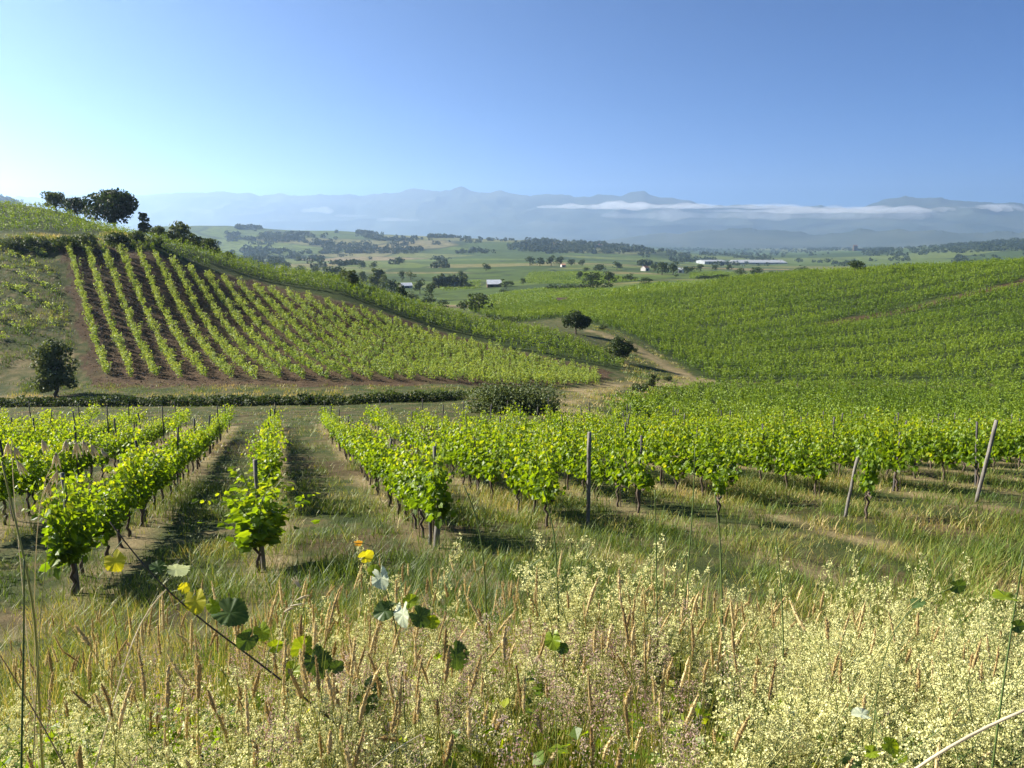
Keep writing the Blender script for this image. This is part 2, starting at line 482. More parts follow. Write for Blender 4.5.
MID1 = corners([(470, 300), (512, 292), (560, 288), (610, 291), (660, 284), (684, 290), (600, 300), (545, 306), (500, 314), (470, 312)])

ROW_DIR = R(-17.0)
rd = np.array([math.sin(ROW_DIR), math.cos(ROW_DIR)])
rp = np.array([rd[1], -rd[0]])
BASE_B, BASE_C = at(262, 560), at(437, 547)
def row_origin(k):
    return BASE_C[:2] + rp * 2.62 * k if k >= 0 else BASE_B[:2] + rp * 2.55 * (k + 1)
ROW_NEAR = {-2: 10.2, -1: 11.0, 0: 12.3, 1: 14.6, 2: 16.6, 3: 18.0, 4: 18.8, 5: 19.6, 6: 20.2}
ROW_FAR = 45.5
def row_line(k):
    o = row_origin(k)
    n = ROW_NEAR.get(k, 20.6 if k > 6 else 9.8)
    f = ROW_FAR + (3 if k > 5 else 0)
    return o + rd * ((n - o[1]) / rd[1]), o + rd * ((f - o[1]) / rd[1])

# ------------------------------------------------------------------ ground sheet
def make_ground():
    a_f = np.radians(np.linspace(-50, 50, 820))
    a_s = np.radians(np.concatenate([np.linspace(-180, -50, 66)[:-1], np.linspace(50, 180, 66)[1:-1]]))
    ang = np.sort(np.concatenate([a_f, a_s]))
    rad = np.concatenate([[0.25, 0.6, 1.0], np.exp(np.linspace(math.log(1.4), math.log(R_FAR), 880)), np.linspace(7500, 16500, 12)])
    A, Rr = np.meshgrid(ang, rad)
    x, y = (Rr * np.sin(A)).ravel(), (Rr * np.cos(A)).ravel()
    z = height(x, y)
    na, nr = len(ang), len(rad)
    i, j = np.meshgrid(np.arange(nr - 1), np.arange(na), indexing='ij')
    j2 = (j + 1) % na
    q = np.stack([i * na + j, i * na + j2, (i + 1) * na + j2, (i + 1) * na + j], -1).reshape(-1, 4)
    r = np.hypot(x, y)
    # zones
    jx = 2.6 * (fbm(x * 0.5, y * 0.5, 71, 4) - 0.5); jy = 2.6 * (fbm(x * 0.5, y * 0.5, 72, 4) - 0.5)
    soil = inside(SOIL, x + jx, y + jy).astype(float)
    edge = fbm(x * 0.35, y * 0.35, 31, 4)
    dry = np.zeros(len(x))
    near = r < 420
    xn, yn = x[near], y[near]
    jit = (fbm(xn * 0.3, yn * 0.3, 8, 3) - 0.5) * 2.4
    d1 = np.minimum(line_dist(PATH1, xn, yn), line_dist(PATH2, xn, yn))
    dr = np.clip(1.5 - (d1 - 0.7 + jit * 1.2) * 0.8, 0, 1) * np.clip(-0.05 + 1.55 * fbm(xn * 0.22, yn * 0.22, 73, 3), 0, 0.85)
    tr = np.clip(1.5 - (line_dist(TRACK, xn, yn) - 1.1 + jit * 0.6) * 0.9, 0, 1) * np.clip(0.3 + 1.4 * fbm(xn * 0.08, yn * 0.08, 77, 2), 0, 1)
    dry[near] = np.maximum(dr, 0.0)
    bare = np.zeros(len(x))
    bare[near] = tr
    # worn strips along the foreground rows and patches of straw
    fgm = (y > 8) & (y < 60) & (r < 90)
    s_ = (x[fgm] - BASE_C[0]) * rp[0] + (y[fgm] - BASE_C[1]) * rp[1]
    ph = np.abs((s_ / 2.62 + 0.5) % 1.0 - 0.5) * 2.62
    worn = np.clip(1.25 - ph / 0.42, 0, 1) * (y[fgm] < 47)
    dry[fgm] = np.maximum(dry[fgm], worn * (0.35 + 0.6 * fbm(x[fgm] * 0.5, y[fgm] * 0.5, 12, 3)))
    bare[fgm] = np.maximum(bare[fgm], np.clip((fbm(x[fgm] * 0.45, y[fgm] * 0.45, 21, 3) - 0.60) * 6, 0, 1) * 0.8)
    hillm = inside(corners([(-80, 300), (64, 300), (84, 396), (-80, 396)]), x, y)
    dry[hillm] = np.maximum(dry[hillm], np.clip((fbm(x[hillm] * 0.10, y[hillm] * 0.55, 14, 3) - 0.50) * 4, 0, 1) * 0.6)
    # vineyard floors are greener
    vine = (inside(CREST, x, y) | inside(LOWR, x, y) | inside(HILLR, x, y) | inside(TOPF, x, y)).astype(float)
    # patchwork of far fields
    hue = np.full(len(x), 0.5); hedge = np.zeros(len(x))
    far = (r > 230) & (np.abs(np.arctan2(x, y)) < R(55))
    srng = np.random.default_rng(11)
    sr = np.exp(srng.uniform(math.log(240), math.log(6500), 420)); sa = srng.uniform(R(-52), R(52), 420)
    sp = np.stack([sr * np.sin(sa), sr * np.cos(sa)], 1); sv = srng.random(420)
    fx, fy = x[far] + 25 * (fbm(x[far] * 0.01, y[far] * 0.01, 4, 2) - 0.5), y[far] + 25 * (fbm(x[far] * 0.01, y[far] * 0.01, 6, 2) - 0.5)
    hv, hg = np.empty(len(fx)), np.empty(len(fx))
    for k in range(0, len(fx), 20000):
        s = slice(k, k + 20000)
        d2 = ((fx[s, None] - sp[None, :, 0]) ** 2 + (fy[s, None] - sp[None, :, 1]) ** 2) / (sr[None] ** 2)
        o = np.argpartition(d2, 1, axis=1)[:, :2]
        dd = np.sqrt(np.take_along_axis(d2, o, 1)); o2 = np.argsort(dd, axis=1)
        hv[s] = sv[np.take_along_axis(o, o2, 1)[:, 0]]
        ds = np.sort(dd, axis=1)
        hg[s] = np.clip(1 - (ds[:, 1] - ds[:, 0]) / 0.010, 0, 1)
    hue[far], hedge[far] = hv, hg * (r[far] > 450)
    farw = np.clip((r - 230) / 120, 0, 1) * (1 - vine)
    mb = MB(); mb.add(np.stack([x, y, z], 1), [q], smooth=True)
    me = mb.mesh('ground', ground_mat())
    for nm, arr in (('soil', soil * np.clip(0.35 + edge * 1.3, 0, 1)), ('dry', dry), ('bare', bare), ('vine', vine), ('hue', hue), ('far', farw), ('hedge', hedge)):
        t = me.attributes.new(nm, 'FLOAT', 'POINT')
        t.data.foreach_set('value', arr.astype(np.float32))
    o = bpy.data.objects.new('ground', me); COL.objects.link(o)
    tag(o, 'rolling green and brown land falling away from the camera to the valley', None, None, 'structure')

def ground_mat():
    m, nt, out = new_mat('ground')
    L = nt.links.new
    tc = nt.nodes.new('ShaderNodeTexCoord')
    def noise(scale, detail=5, rough=0.6):
        n = nt.nodes.new('ShaderNodeTexNoise'); n.inputs['Scale'].default_value = scale; n.inputs['Detail'].default_value = detail; n.inputs['Roughness'].default_value = rough
        L(tc.outputs['Object'], n.inputs['Vector'])
        return n.outputs['Fac']
    def attr(nm):
        a = nt.nodes.new('ShaderNodeAttribute'); a.attribute_name = nm
        return a.outputs['Fac']
    def mix(f, a, b):
        n = nt.nodes.new('ShaderNodeMix'); n.data_type = 'RGBA'
        if isinstance(f, float): n.inputs[0].default_value = f
        else: L(f, n.inputs[0])
        for s, c in ((6, a), (7, b)):
            if isinstance(c, tuple): n.inputs[s].default_value = (*c, 1)
            else: L(c, n.inputs[s])
        return n.outputs[2]
    def math_(op, a, b):
        n = nt.nodes.new('ShaderNodeMath'); n.operation = op; n.use_clamp = True
        for s, c in ((0, a), (1, b)):
            if isinstance(c, (int, float)): n.inputs[s].default_value = c
            else: L(c, n.inputs[s])
        return n.outputs[0]
    n_f, n_m, n_l = noise(9.0, 8, 0.7), noise(0.9, 6), noise(0.06, 4)
    grass = ramp(nt, [(0.28, (0.020, 0.034, 0.008)), (0.48, (0.050, 0.062, 0.018)), (0.62, (0.10, 0.085, 0.038)), (0.80, (0.20, 0.145, 0.075))], n_m)
    green = ramp(nt, [(0.3, (0.018, 0.034, 0.006)), (0.7, (0.050, 0.066, 0.018))], n_m)
    soilc = ramp(nt, [(0.25, (0.028, 0.018, 0.010)), (0.5, (0.064, 0.041, 0.022)), (0.78, (0.165, 0.108, 0.060))], noise(1.6, 8, 0.75))
    dryc = ramp(nt, [(0.3, (0.20, 0.155, 0.075)), (0.7, (0.36, 0.27, 0.15))], n_m)
    farc = ramp(nt, [(0.0, (0.036, 0.060, 0.014)), (0.3, (0.065, 0.100, 0.019)), (0.65, (0.105, 0.142, 0.028)), (0.88, (0.15, 0.150, 0.048)), (1.0, (0.21, 0.16, 0.085))], attr('hue'))
    c = mix(attr('vine'), grass, green)
    c = mix(attr('far'), c, farc)
    big = noise(0.05, 9, 0.75)
    c = mix(math_('MULTIPLY', attr('far'), math_('MULTIPLY', math_('SUBTRACT', big, 0.46), 5.0)), c, (0.030, 0.045, 0.014))
    c = mix(attr('hedge'), c, (0.022, 0.036, 0.012))
    c = mix(math_('MULTIPLY', attr('soil'), 1.0), c, soilc)
    c = mix(math_('MULTIPLY', attr('dry'), math_('ADD', math_('MULTIPLY', n_f, 0.9), 0.4)), c, dryc)
    c = mix(math_('MULTIPLY', attr('bare'), math_('ADD', n_f, 0.4)), c, soilc)
    p = nt.nodes.new('ShaderNodeBsdfPrincipled')
    mul = nt.nodes.new('ShaderNodeMix'); mul.data_type = 'RGBA'; mul.blend_type = 'MULTIPLY'; mul.inputs[0].default_value = 0.6
    L(c, mul.inputs[6]); L(ramp(nt, [(0.3, (0.55, 0.55, 0.55)), (0.7, (1.25, 1.25, 1.25))], n_f), mul.inputs[7])
    L(mul.outputs[2], p.inputs['Base Color'])
    p.inputs['Roughness'].default_value = 0.95
    p.inputs['Specular IOR Level'].default_value = 0.1
    b = nt.nodes.new('ShaderNodeBump'); b.inputs['Strength'].default_value = 0.7; b.inputs['Distance'].default_value = 0.10
    L(n_f, b.inputs['Height']); L(b.outputs[0], p.inputs['Normal'])
    L(p.outputs[0], out.inputs[0])
    return m

make_ground()

# ------------------------------------------------------------------ mountains
def mountain_range(name, crest_px, d0, d1, d2, rough, seed, label):
    """Range whose crest runs at distance d1, foot at d0, far foot at d2 (metres)."""
    us = np.array([p[0] for p in crest_px], float); vs_ = np.array([p[1] for p in crest_px], float)
    n, mrow = 1100, 60
    uu = np.linspace(us[0], us[-1], n)
    vv = np.interp(uu, us, vs_)
    k = np.ones(41) / 41
    vj = vv + (fbm(uu * 0.05, uu * 0 + seed, seed, 6) - 0.5) * 7.0
    vv = np.convolve(np.pad(vv, 20, mode='edge'), k, 'valid')
    th = np.arctan((uu - 512) / F_PX / (CP + (384 - vv) / F_PX * SP))
    zc = np.array([pix(u, v, d1)[2] / math.hypot(*(pix(u, v, d1)[:2])) for u, v in zip(uu, vv)]) * d1
    zj = -(vj - vv) / F_PX * d1
    t = np.linspace(0, 1, mrow)
    rr = np.where(t < 0.7, d0 + (d1 - d0) * t / 0.7, d1 + (d2 - d1) * (t - 0.7) / 0.3)
    prof = np.where(t < 0.7, (t / 0.7) ** 1.25, 1 - (t - 0.7) / 0.3)
    x = rr[:, None] * np.sin(th)[None]; y = rr[:, None] * np.cos(th)[None]
    rid = 1 - np.abs(fbm(x * 0.0011, y * 0.0011, seed, 5) * 2 - 1)
    base = -130.0
    ends = np.clip(np.minimum(np.arange(n), n - 1 - np.arange(n)) / 14.0, 0, 1)
    z = base + (zc[None] - base) * ends[None]  * prof[:, None] * (1 + (rid - 0.75) * rough * (1 - prof[:, None] ** 3))
    z = z + (zj * ends)[None] * np.clip(prof, 0, 1)[:, None] ** 9
    i, j = np.meshgrid(np.arange(mrow - 1), np.arange(n - 1), indexing='ij')
    q = np.stack([i * n + j, i * n + j + 1, (i + 1) * n + j + 1, (i + 1) * n + j], -1).reshape(-1, 4)
    mb = MB(); mb.add(np.stack([x, y, z], -1).reshape(-1, 3), [q], smooth=True)
    return tag(mb.build(name, M['mountain']), label, None, None, 'structure')

rj = np.random.default_rng(5)
def jag(pts, a):
    out = []
    for (u0, v0), (u1, v1) in zip(pts[:-1], pts[1:]):
        k = max(1, int((u1 - u0) / 9))
        for q in range(k):
            f = q / k
            out.append((u0 + (u1 - u0) * f, v0 + (v1 - v0) * f + (rj.random() - 0.5) * a))
    return out + [pts[-1]]

mountain_range('mountains', jag([(-420, 205), (-200, 201), (0, 199), (140, 194), (200, 191), (260, 194), (330, 195), (395, 194), (420, 189), (440, 190), (462, 187), (490, 192), (515, 193), (530, 196), (545, 193), (575, 196), (612, 196), (632, 193), (645, 192), (662, 197), (700, 203), (760, 207), (860, 207), (884, 199), (905, 196), (940, 197), (970, 200), (1000, 203), (1040, 206), (1200, 208), (1450, 206)], 1.6),
               9200, 12600, 14200, 0.55, 40, 'blue mountain range along the far horizon')
mountain_range('mountains', jag([(520, 250), (600, 240), (660, 233), (717, 229), (750, 229), (790, 232), (824, 233), (860, 231), (897, 230), (930, 230), (970, 232), (1017, 231), (1100, 228), (1300, 226)], 1.2),
               6400, 7700, 9000, 0.4, 50, 'darker wooded foothills in front of the mountain range')

# ------------------------------------------------------------------ haze and low cloud
def volume_mat(name, col, dens, aniso):
    m, nt, out = new_mat(name)
    v = nt.nodes.new('ShaderNodeVolumePrincipled')
    v.inputs['Color'].default_value = (*col, 1)
    v.inputs['Density'].default_value = dens
    v.inputs['Anisotropy'].default_value = aniso
    nt.links.new(v.outputs[0], out.inputs['Volume'])
    return m

hz = MB().box((0, 0, 440), (34000, 34000, 1240)).build('haze', volume_mat('haze', (0.48, 0.685, 1.0), 0.95e-4, 0.56))
tag(hz, 'pale blue morning haze over the whole valley', None, None, 'stuff')

def cloud_vol(u0, u1, v, thick, d, seed, var=0.75):  # lumpy closed tube of low cloud, lying inside the haze box
    n, s = max(30, int((u1 - u0) * 1.2)), 20
    uu = np.linspace(u0, u1, n)
    P = np.array([pix(u, v, d) for u in uu])
    e = np.sin(np.linspace(0, math.pi, n)) ** 0.35
    an = np.linspace(0, 2 * math.pi, s, endpoint=False)
    nz = fbm(uu[:, None] * 0.16 + np.cos(an)[None] * 1.1, np.sin(an)[None] * 1.1 + seed + uu[:, None] * 0.0, seed, 4)
    big = fbm(uu * 0.018, uu * 0 + seed, seed + 3, 3)
    rad = thick * d / F_PX * 0.5 * e[:, None] * (1 - var + 2 * var * nz) * np.clip(-0.25 + 2.3 * big[:, None], 0.12, 1.6)
    V = P[:, None] + np.stack([0 * rad, rad * np.cos(an)[None] * 3.0, rad * np.sin(an)[None] * np.where(np.sin(an) < 0, 0.6, 1.0)[None]], -1)
    i, j = np.meshgrid(np.arange(n - 1), np.arange(s), indexing='ij'); j2 = (j + 1) % s
    q = np.stack([i * s + j, i * s + j2, (i + 1) * s + j2, (i + 1) * s + j], -1).reshape(-1, 4)
    mb = MB(); mb.add(V.reshape(-1, 3), [q, np.arange(s)[::-1], (n - 1) * s + np.arange(s)], smooth=True)
    return mb

fm = volume_mat('cloud_vol', (0.98, 0.98, 0.99), 0.0042, 0.2)
fw = volume_mat('wisp', (0.98, 0.98, 0.99), 0.0008, 0.2)
for i, (u0, u1, v, th, d, lab) in enumerate([
        (536, 800, 207, 7, 10500, 'thin white streak of low cloud starting below the rounded peak'), (690, 1280, 211, 11, 10400, 'long white bank of low cloud lying along the far mountains at right'),
        (600, 1240, 216, 15, 10300, 'faint mist hanging under the long bank of low cloud'), (300, 334, 211, 7, 10600, 'small pale puff of low cloud, leftmost before the mountains'),
        (334, 380, 216, 6, 10300, 'short pale wisp of low cloud left of the peaks'), (376, 420, 220, 5, 10200, 'faint wisp of low cloud nearest the middle peaks')]):
    tag(cloud_vol(u0, u1, v, th, d, 60 + i).build('low_cloud', fm if i < 2 else fw), lab, None, None, 'stuff')
# ==SETTING-END==

# ------------------------------------------------------------------ vines
UP = np.array([0, 0, 1.0])

def vine_foliage(seed, tall=1.0, n_shoot=12, long=1.05):
    """Shoots rising from a cordon along x, covered with lobed leaves (vertex z=0 is the ground)."""
    g = np.random.default_rng(seed)
    C, T, N, S, mbs = [], [], [], [], MB()
    for k in range(n_shoot):
        x0 = (k + 0.5) / n_shoot * long - long / 2 + g.normal() * 0.04
        z0 = 0.52 + g.random() * 0.12
        ln = (0.55 + 0.40 * g.random()) * tall
        lean = g.normal(size=2) * np.array([0.16, 0.22])
        if g.random() < 0.22:
            ln *= 1.35
        m = int(ln / 0.042)
        t = np.linspace(0, 1, m)
        P = np.stack([x0 + lean[0] * t + 0.05 * np.sin(3 * t + k), lean[1] * t ** 1.4 + 0.03 * np.cos(4 * t + k), z0 + ln * t - 0.10 * t ** 3 * g.random()], 1)
        mbs.tube(P[::3], np.linspace(0.006, 0.003, len(P[::3])), 4, 0.3, 1, cap=False)
        for rep in range(2 if True else 1):
            off = unit(m) * (0.05 + 0.07 * g.random((m, 1)))
            off[:, 2] *= 0.6
            keep = g.random(m) < (0.95 if rep == 0 else 0.55)
            dirs = off + np.array([0, 0, -0.05])
            C.append((P + off)[keep]); T.append((dirs * np.array([1, 1, 0.3]) + np.array([0, 0, -0.045]) + 0.03 * g.normal(size=(m, 3)))[keep])
            N.append((unit(m, 0.75) + np.array([0, 0.0, 0.0]))[keep]); S.append(((0.118 - 0.060 * t) * (0.75 + 0.5 * g.random(m)))[keep])
    # drooping side growth
    m = int(34 * tall)
    P = np.stack([g.uniform(-long / 2, long / 2, m), g.normal(size=m) * 0.17, g.uniform(0.50, 0.85, m)], 1)
    C.append(P); T.append(unit(m) + np.array([0, 0, -0.6])); N.append(unit(m, 0.5)); S.append(0.06 + 0.05 * g.random(m))
    C, T, N, S = map(np.concatenate, (C, T, N, S))
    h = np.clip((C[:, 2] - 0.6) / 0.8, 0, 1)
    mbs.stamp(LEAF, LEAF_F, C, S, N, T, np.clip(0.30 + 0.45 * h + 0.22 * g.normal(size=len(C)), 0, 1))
    return mbs

def vine_trunk(seed, long=1.05):
    g = np.random.default_rng(seed + 900)
    mb = MB()
    k = 8
    z = np.linspace(-0.12, 0.56, k)
    P = np.stack([0.02 * g.normal(size=k), 0.02 * g.normal(size=k), z], 1)
    mb.tube(P, np.array([0.042, 0.036, 0.030, 0.028, 0.026, 0.028, 0.030, 0.024]), 7)
    for s in (-1, 1):
        t = np.linspace(0, 1, 6)
        Q = np.stack([s * t * long * 0.46, 0.02 * g.normal(size=6), 0.54 + 0.06 * t + 0.02 * g.normal(size=6)], 1); Q[0] = P[-1]
        mb.tube(Q, np.linspace(0.022, 0.012, 6), 6)
    mb.tube(np.array([[0.10, 0.03, -0.1], [0.11, 0.035, 0.5], [0.115, 0.03, 0.85 + 0.2 * g.random()]]), 0.010, 5, 0.3)
    return mb

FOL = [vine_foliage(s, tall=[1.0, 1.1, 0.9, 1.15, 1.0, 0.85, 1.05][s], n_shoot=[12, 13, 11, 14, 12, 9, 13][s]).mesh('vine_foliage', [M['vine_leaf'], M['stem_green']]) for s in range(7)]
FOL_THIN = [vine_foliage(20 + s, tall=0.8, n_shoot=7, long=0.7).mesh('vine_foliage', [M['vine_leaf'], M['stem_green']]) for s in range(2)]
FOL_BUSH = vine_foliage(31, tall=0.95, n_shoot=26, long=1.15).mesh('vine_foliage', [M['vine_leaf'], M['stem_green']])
TRK = [vine_trunk(s).mesh('vine_trunk', M['bark']) for s in range(6)]

ORD = ['first', 'second', 'third', 'fourth', 'fifth', 'sixth', 'seventh', 'eighth', 'ninth', 'tenth', 'eleventh', 'twelfth', 'thirteenth', 'fourteenth',
       'fifteenth', 'sixteenth', 'seventeenth', 'eighteenth', 'nineteenth', 'twentieth', 'twenty-first', 'twenty-second', 'twenty-third', 'twenty-fourth', 'twenty-fifth',
       'twenty-sixth', 'twenty-seventh', 'twenty-eighth', 'twenty-ninth', 'thirtieth', 'thirty-first', 'thirty-second', 'thirty-third', 'thirty-fourth', 'thirty-fifth',
       'thirty-sixth', 'thirty-seventh', 'thirty-eighth', 'thirty-ninth', 'fortieth']
def row_name(k):
    return f"{ORD[k] + ' ' if k > 0 else ''}row right of the grassy aisle" if k >= 0 else (f"{ORD[-k - 1] + ' ' if k < -1 else ''}row left of the grassy aisle")

g = np.random.default_rng(3)
cands, posts = [], []
for k in range(-9, 19):
    a, b = row_line(k)
    ln = float(np.hypot(*(b - a)))
    n = int(ln / 1.08)
    vis = 0
    pn = 0
    for i in range(n + 1):
        p = a + rd * (i * 1.08) + rp * g.normal() * 0.05
        z = gz(*p)
        u, v, yc = project([p[0], p[1], z + 0.9])
        if i % 5 == 0 and not (k == -1 and i == 5):
            q = a + rd * (i * 1.08 + 0.42 if i else 0.12) + rp * 0.05
            uq, vq, yq = project([q[0], q[1], gz(*q) + 1.2])
            pn += 1
            if -15 < uq[0] < 1040 and q[1] < 47:
                posts.append((k, pn, i == 0, q, yq[0]))
        if not (-160 < u[0] < 1200):
            continue
        miss = (g.random() < 0.05 and i > 2) or (k == -1 and 1 <= i <= 5)
        if miss:
            continue
        vis += 1
        cands.append((yc[0], k, vis, i, p, z, -25 < u[0] < 1050))
cands.sort(key=lambda c: c[0])
tangents = {}
near_v, rest_v, things = [], [], 0
for c in cands:
    if things < 296 and c[6]:
        near_v.append(c); things += 1
    else:
        rest_v.append(c)

def slope_along(p, d):
    return math.atan2(gz(*(p + d)) - gz(*(p - d)), 2 * float(np.hypot(*d)))

ROWZ = math.atan2(rd[1], rd[0])
for yc, k, vis, i, p, z, _ in near_v:
    lone = (k == -1 and i == 0)
    side = row_name(k)
    adj = 'bushy rounded grapevine' if lone else g.choice(['bright green grapevine', 'leafy grapevine', 'lush green grapevine'])
    where = 'at the near end' if vis == 1 else f'{ORD[min(vis, 40) - 1]} from the near end'
    if lone:
        where = 'standing alone at the near end'
    o = empty('grapevine', (p[0], p[1], z), ROWZ + g.normal() * 0.05 + (math.pi if g.random() < 0.5 else 0), f'{adj} {where}, {side}', 'grapevine', 'grapevines in the trellised rows below the bank')
    o.rotation_euler[1] = -slope_along(p, rd * 0.6) * (1 if math.cos(o.rotation_euler[2] - ROWZ) > 0 else -1) * 0.8
    far_k = min(1.0, max(0.0, (yc - 22) / 14)) * (0.42 if k < 4 else 0.2)
    s = (0.92 + 0.22 * g.random()) * (1.0 + 0.10 * (k >= 1)) * (1 - 0.6 * far_k)
    thin = i > 0 and g.random() < 0.04
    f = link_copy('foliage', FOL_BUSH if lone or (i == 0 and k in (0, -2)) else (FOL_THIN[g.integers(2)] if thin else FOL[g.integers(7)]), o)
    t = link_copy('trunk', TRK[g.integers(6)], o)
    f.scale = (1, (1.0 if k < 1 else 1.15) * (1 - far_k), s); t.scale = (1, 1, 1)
    if lone:
        f.scale = (0.85, 1.7, 0.95)

# stray vines that stand apart in the headland on the right
for (u, v, sc, lab) in [(866, 518, 1.30, 'tall leafy grapevine beside the leaning stake in front of the right hand rows'),
                        (718, 523, 1.10, 'short tuft of vine leaves on a bare stem in front of the right hand rows')]:
    p = at(u, v)
    o = empty('grapevine', p, 1.2, lab, 'grapevine')
    f = link_copy('foliage', FOL_THIN[0 if sc > 1.2 else 1], o); f.scale = (0.85, 1.0, sc)
    if sc < 1.2:
        f.scale = (0.6, 0.7, 0.72); f.location = (0, 0, 0.28)
    link_copy('trunk', TRK[1], o)

# rest of the rows as one mass
def plant_cloud(mb, P, n_leaf, wid, h0, h1, leaf, heading=0.0, shoots=5, topbias=0.5, rlo=0.15, rhi=0.9, clump=0.0):
    """Leafy plants at points P (k,3), each n_leaf kite leaves arranged on a few upright shoots."""
    k = len(P)
    if k == 0:
        return
    gg = rng
    sh = np.stack([(gg.random((k, shoots)) - 0.5) * wid[0], gg.normal(size=(k, shoots)) * wid[1] * 0.45], -1)
    ht = h1 * (0.65 + 0.45 * gg.random((k, shoots)))
    idx = gg.integers(0, shoots, (k, n_leaf))
    t = gg.random((k, n_leaf)) ** topbias
    bx = np.take_along_axis(sh[..., 0], idx, 1) * (0.75 + 0.5 * t) + gg.normal(size=(k, n_leaf)) * 0.09
    by = np.take_along_axis(sh[..., 1], idx, 1) * (0.75 + 0.6 * t) + gg.normal(size=(k, n_leaf)) * 0.09
    bz = h0 + (np.take_along_axis(ht, idx, 1) - h0) * t
    sc = (0.70 + 0.55 * gg.random((k, 1)))
    hd = np.broadcast_to(np.asarray(heading, float), (k,))[:, None]
    ca, sa = np.cos(hd), np.sin(hd)
    X = P[:, 0:1] + (bx * ca - by * sa) * sc; Y = P[:, 1:2] + (bx * sa + by * ca) * sc; Z = P[:, 2:3] + bz * sc
    C = np.stack([X, Y, Z], -1).reshape(-1, 3)
    n = len(C)
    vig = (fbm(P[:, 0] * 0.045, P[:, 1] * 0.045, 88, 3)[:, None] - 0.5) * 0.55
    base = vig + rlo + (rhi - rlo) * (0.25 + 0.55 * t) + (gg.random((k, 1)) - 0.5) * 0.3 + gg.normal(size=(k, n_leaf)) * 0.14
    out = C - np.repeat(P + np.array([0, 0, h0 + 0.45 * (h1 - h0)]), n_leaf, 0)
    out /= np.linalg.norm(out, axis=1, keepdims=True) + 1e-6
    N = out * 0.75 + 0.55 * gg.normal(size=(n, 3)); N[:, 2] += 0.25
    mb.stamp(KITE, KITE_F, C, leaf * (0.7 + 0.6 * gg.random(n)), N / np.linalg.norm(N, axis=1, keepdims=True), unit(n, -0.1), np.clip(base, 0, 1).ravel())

mb = MB()
P = np.array([[c[4][0], c[4][1], c[5]] for c in rest_v])
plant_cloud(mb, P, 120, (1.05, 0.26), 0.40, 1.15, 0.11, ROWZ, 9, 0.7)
for q in P:
    if rng.random() < 0.7:
        mb.tube(np.array([[q[0], q[1], q[2] - 0.1], [q[0] + 0.02, q[1], q[2] + 0.6]]), 0.03, 5, 0.5, 1, cap=False)
tag(mb.build('vine_rows', [M['vine_leaf'], M['bark']]), 'farther grapevines of the near vineyard filling the ends of its rows', None, None, 'stuff')

def rows_in(poly, heading, spacing, step, jit=0.12, gap=None, skip=0):
    """Plant positions in rows with the given heading (radians right of straight ahead) inside a field."""
    d = np.array([math.sin(heading), math.cos(heading)]); p = np.array([d[1], -d[0]])
    c = poly.mean(0)
    rmax = np.max(np.hypot(*(poly - c).T)) + 2
    s = np.arange(-rmax, rmax, spacing); t = np.arange(-rmax, rmax, step)
    if skip:
        s = s[np.arange(len(s)) % skip != 0]
    S, T = np.meshgrid(s, t, indexing='ij')
    S = S + rng.normal(size=S.shape) * jit * 0.5; T = T + rng.normal(size=T.shape) * jit * 2
    X = c[0] + S * p[0] + T * d[0]; Y = c[1] + S * p[1] + T * d[1]
    X, Y = X.ravel(), Y.ravel()
    k = inside(poly, X, Y)
    if gap is not None:
        k &= gap(X, Y)
    k &= rng.random(len(X)) > 0.02 + 0.12 * (fbm(X * 0.11, Y * 0.11, 66, 2) > 0.66)
    X, Y = X[k], Y[k]
    return np.stack([X, Y, height(X, Y)], 1)

def in_view(P, m=60, zup=0.8):
    u, v, yc = project(P + np.array([0, 0, zup]))
    return P[(yc > 0) & (u > -m) & (u < 1024 + m)]

def heading_px(a, b):
    A, B = at(*a), at(*b)
    return math.atan2(B[0] - A[0], B[1] - A[1])

# brown hillside: separate young rows running up the slope
h_b = heading_px((182, 372), (128, 258))
P = in_view(rows_in(BROWN, h_b, 2.12, 0.58, 0.05))
mb = MB()
plant_cloud(mb, P, 96, (0.68, 0.38), 0.10, 1.34, 0.155, math.pi / 2 - h_b, 4, 0.6, 0.15, 1.0)
o = tag(mb.build('hillside_vines', M['young_leaf']), 'pale green young vines in separate rows up the brown soil hillside', None, None, 'stuff')

h_c = heading_px((200, 272), (475, 346))
P = in_view(rows_in(CREST, h_c, 2.3, 0.75, 0.1, None, 5))
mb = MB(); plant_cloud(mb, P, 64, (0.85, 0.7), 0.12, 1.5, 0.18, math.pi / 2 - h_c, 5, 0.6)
tag(mb.build('crest_vines', M['field_leaf']), 'dense green vineyard band over the crest of the left hill', None, None, 'stuff')

P = in_view(rows_in(SPARSE, R(-60), 2.6, 1.3, 0.5, lambda x, y: fbm(x * 0.12, y * 0.12, 91, 2) > 0.42))
mb = MB(); plant_cloud(mb, P, 40, (0.9, 0.7), 0.1, 0.95, 0.19, 0.3, 6, 0.7, 0.2, 1.0)
tag(mb.build('scattered_vines', M['young_leaf']), 'scattered low vines on the grassy slope left of the brown hillside', None, None, 'stuff')

P = in_view(rows_in(TOPF, R(80), 2.2, 0.9))
mb = MB(); plant_cloud(mb, P, 40, (1.0, 0.6), 0.1, 1.3, 0.20, R(10), 5, 0.6)
tag(mb.build('hilltop_vines', M['field_leaf']), 'bright green vines on the hilltop field at the upper left', None, None, 'stuff')

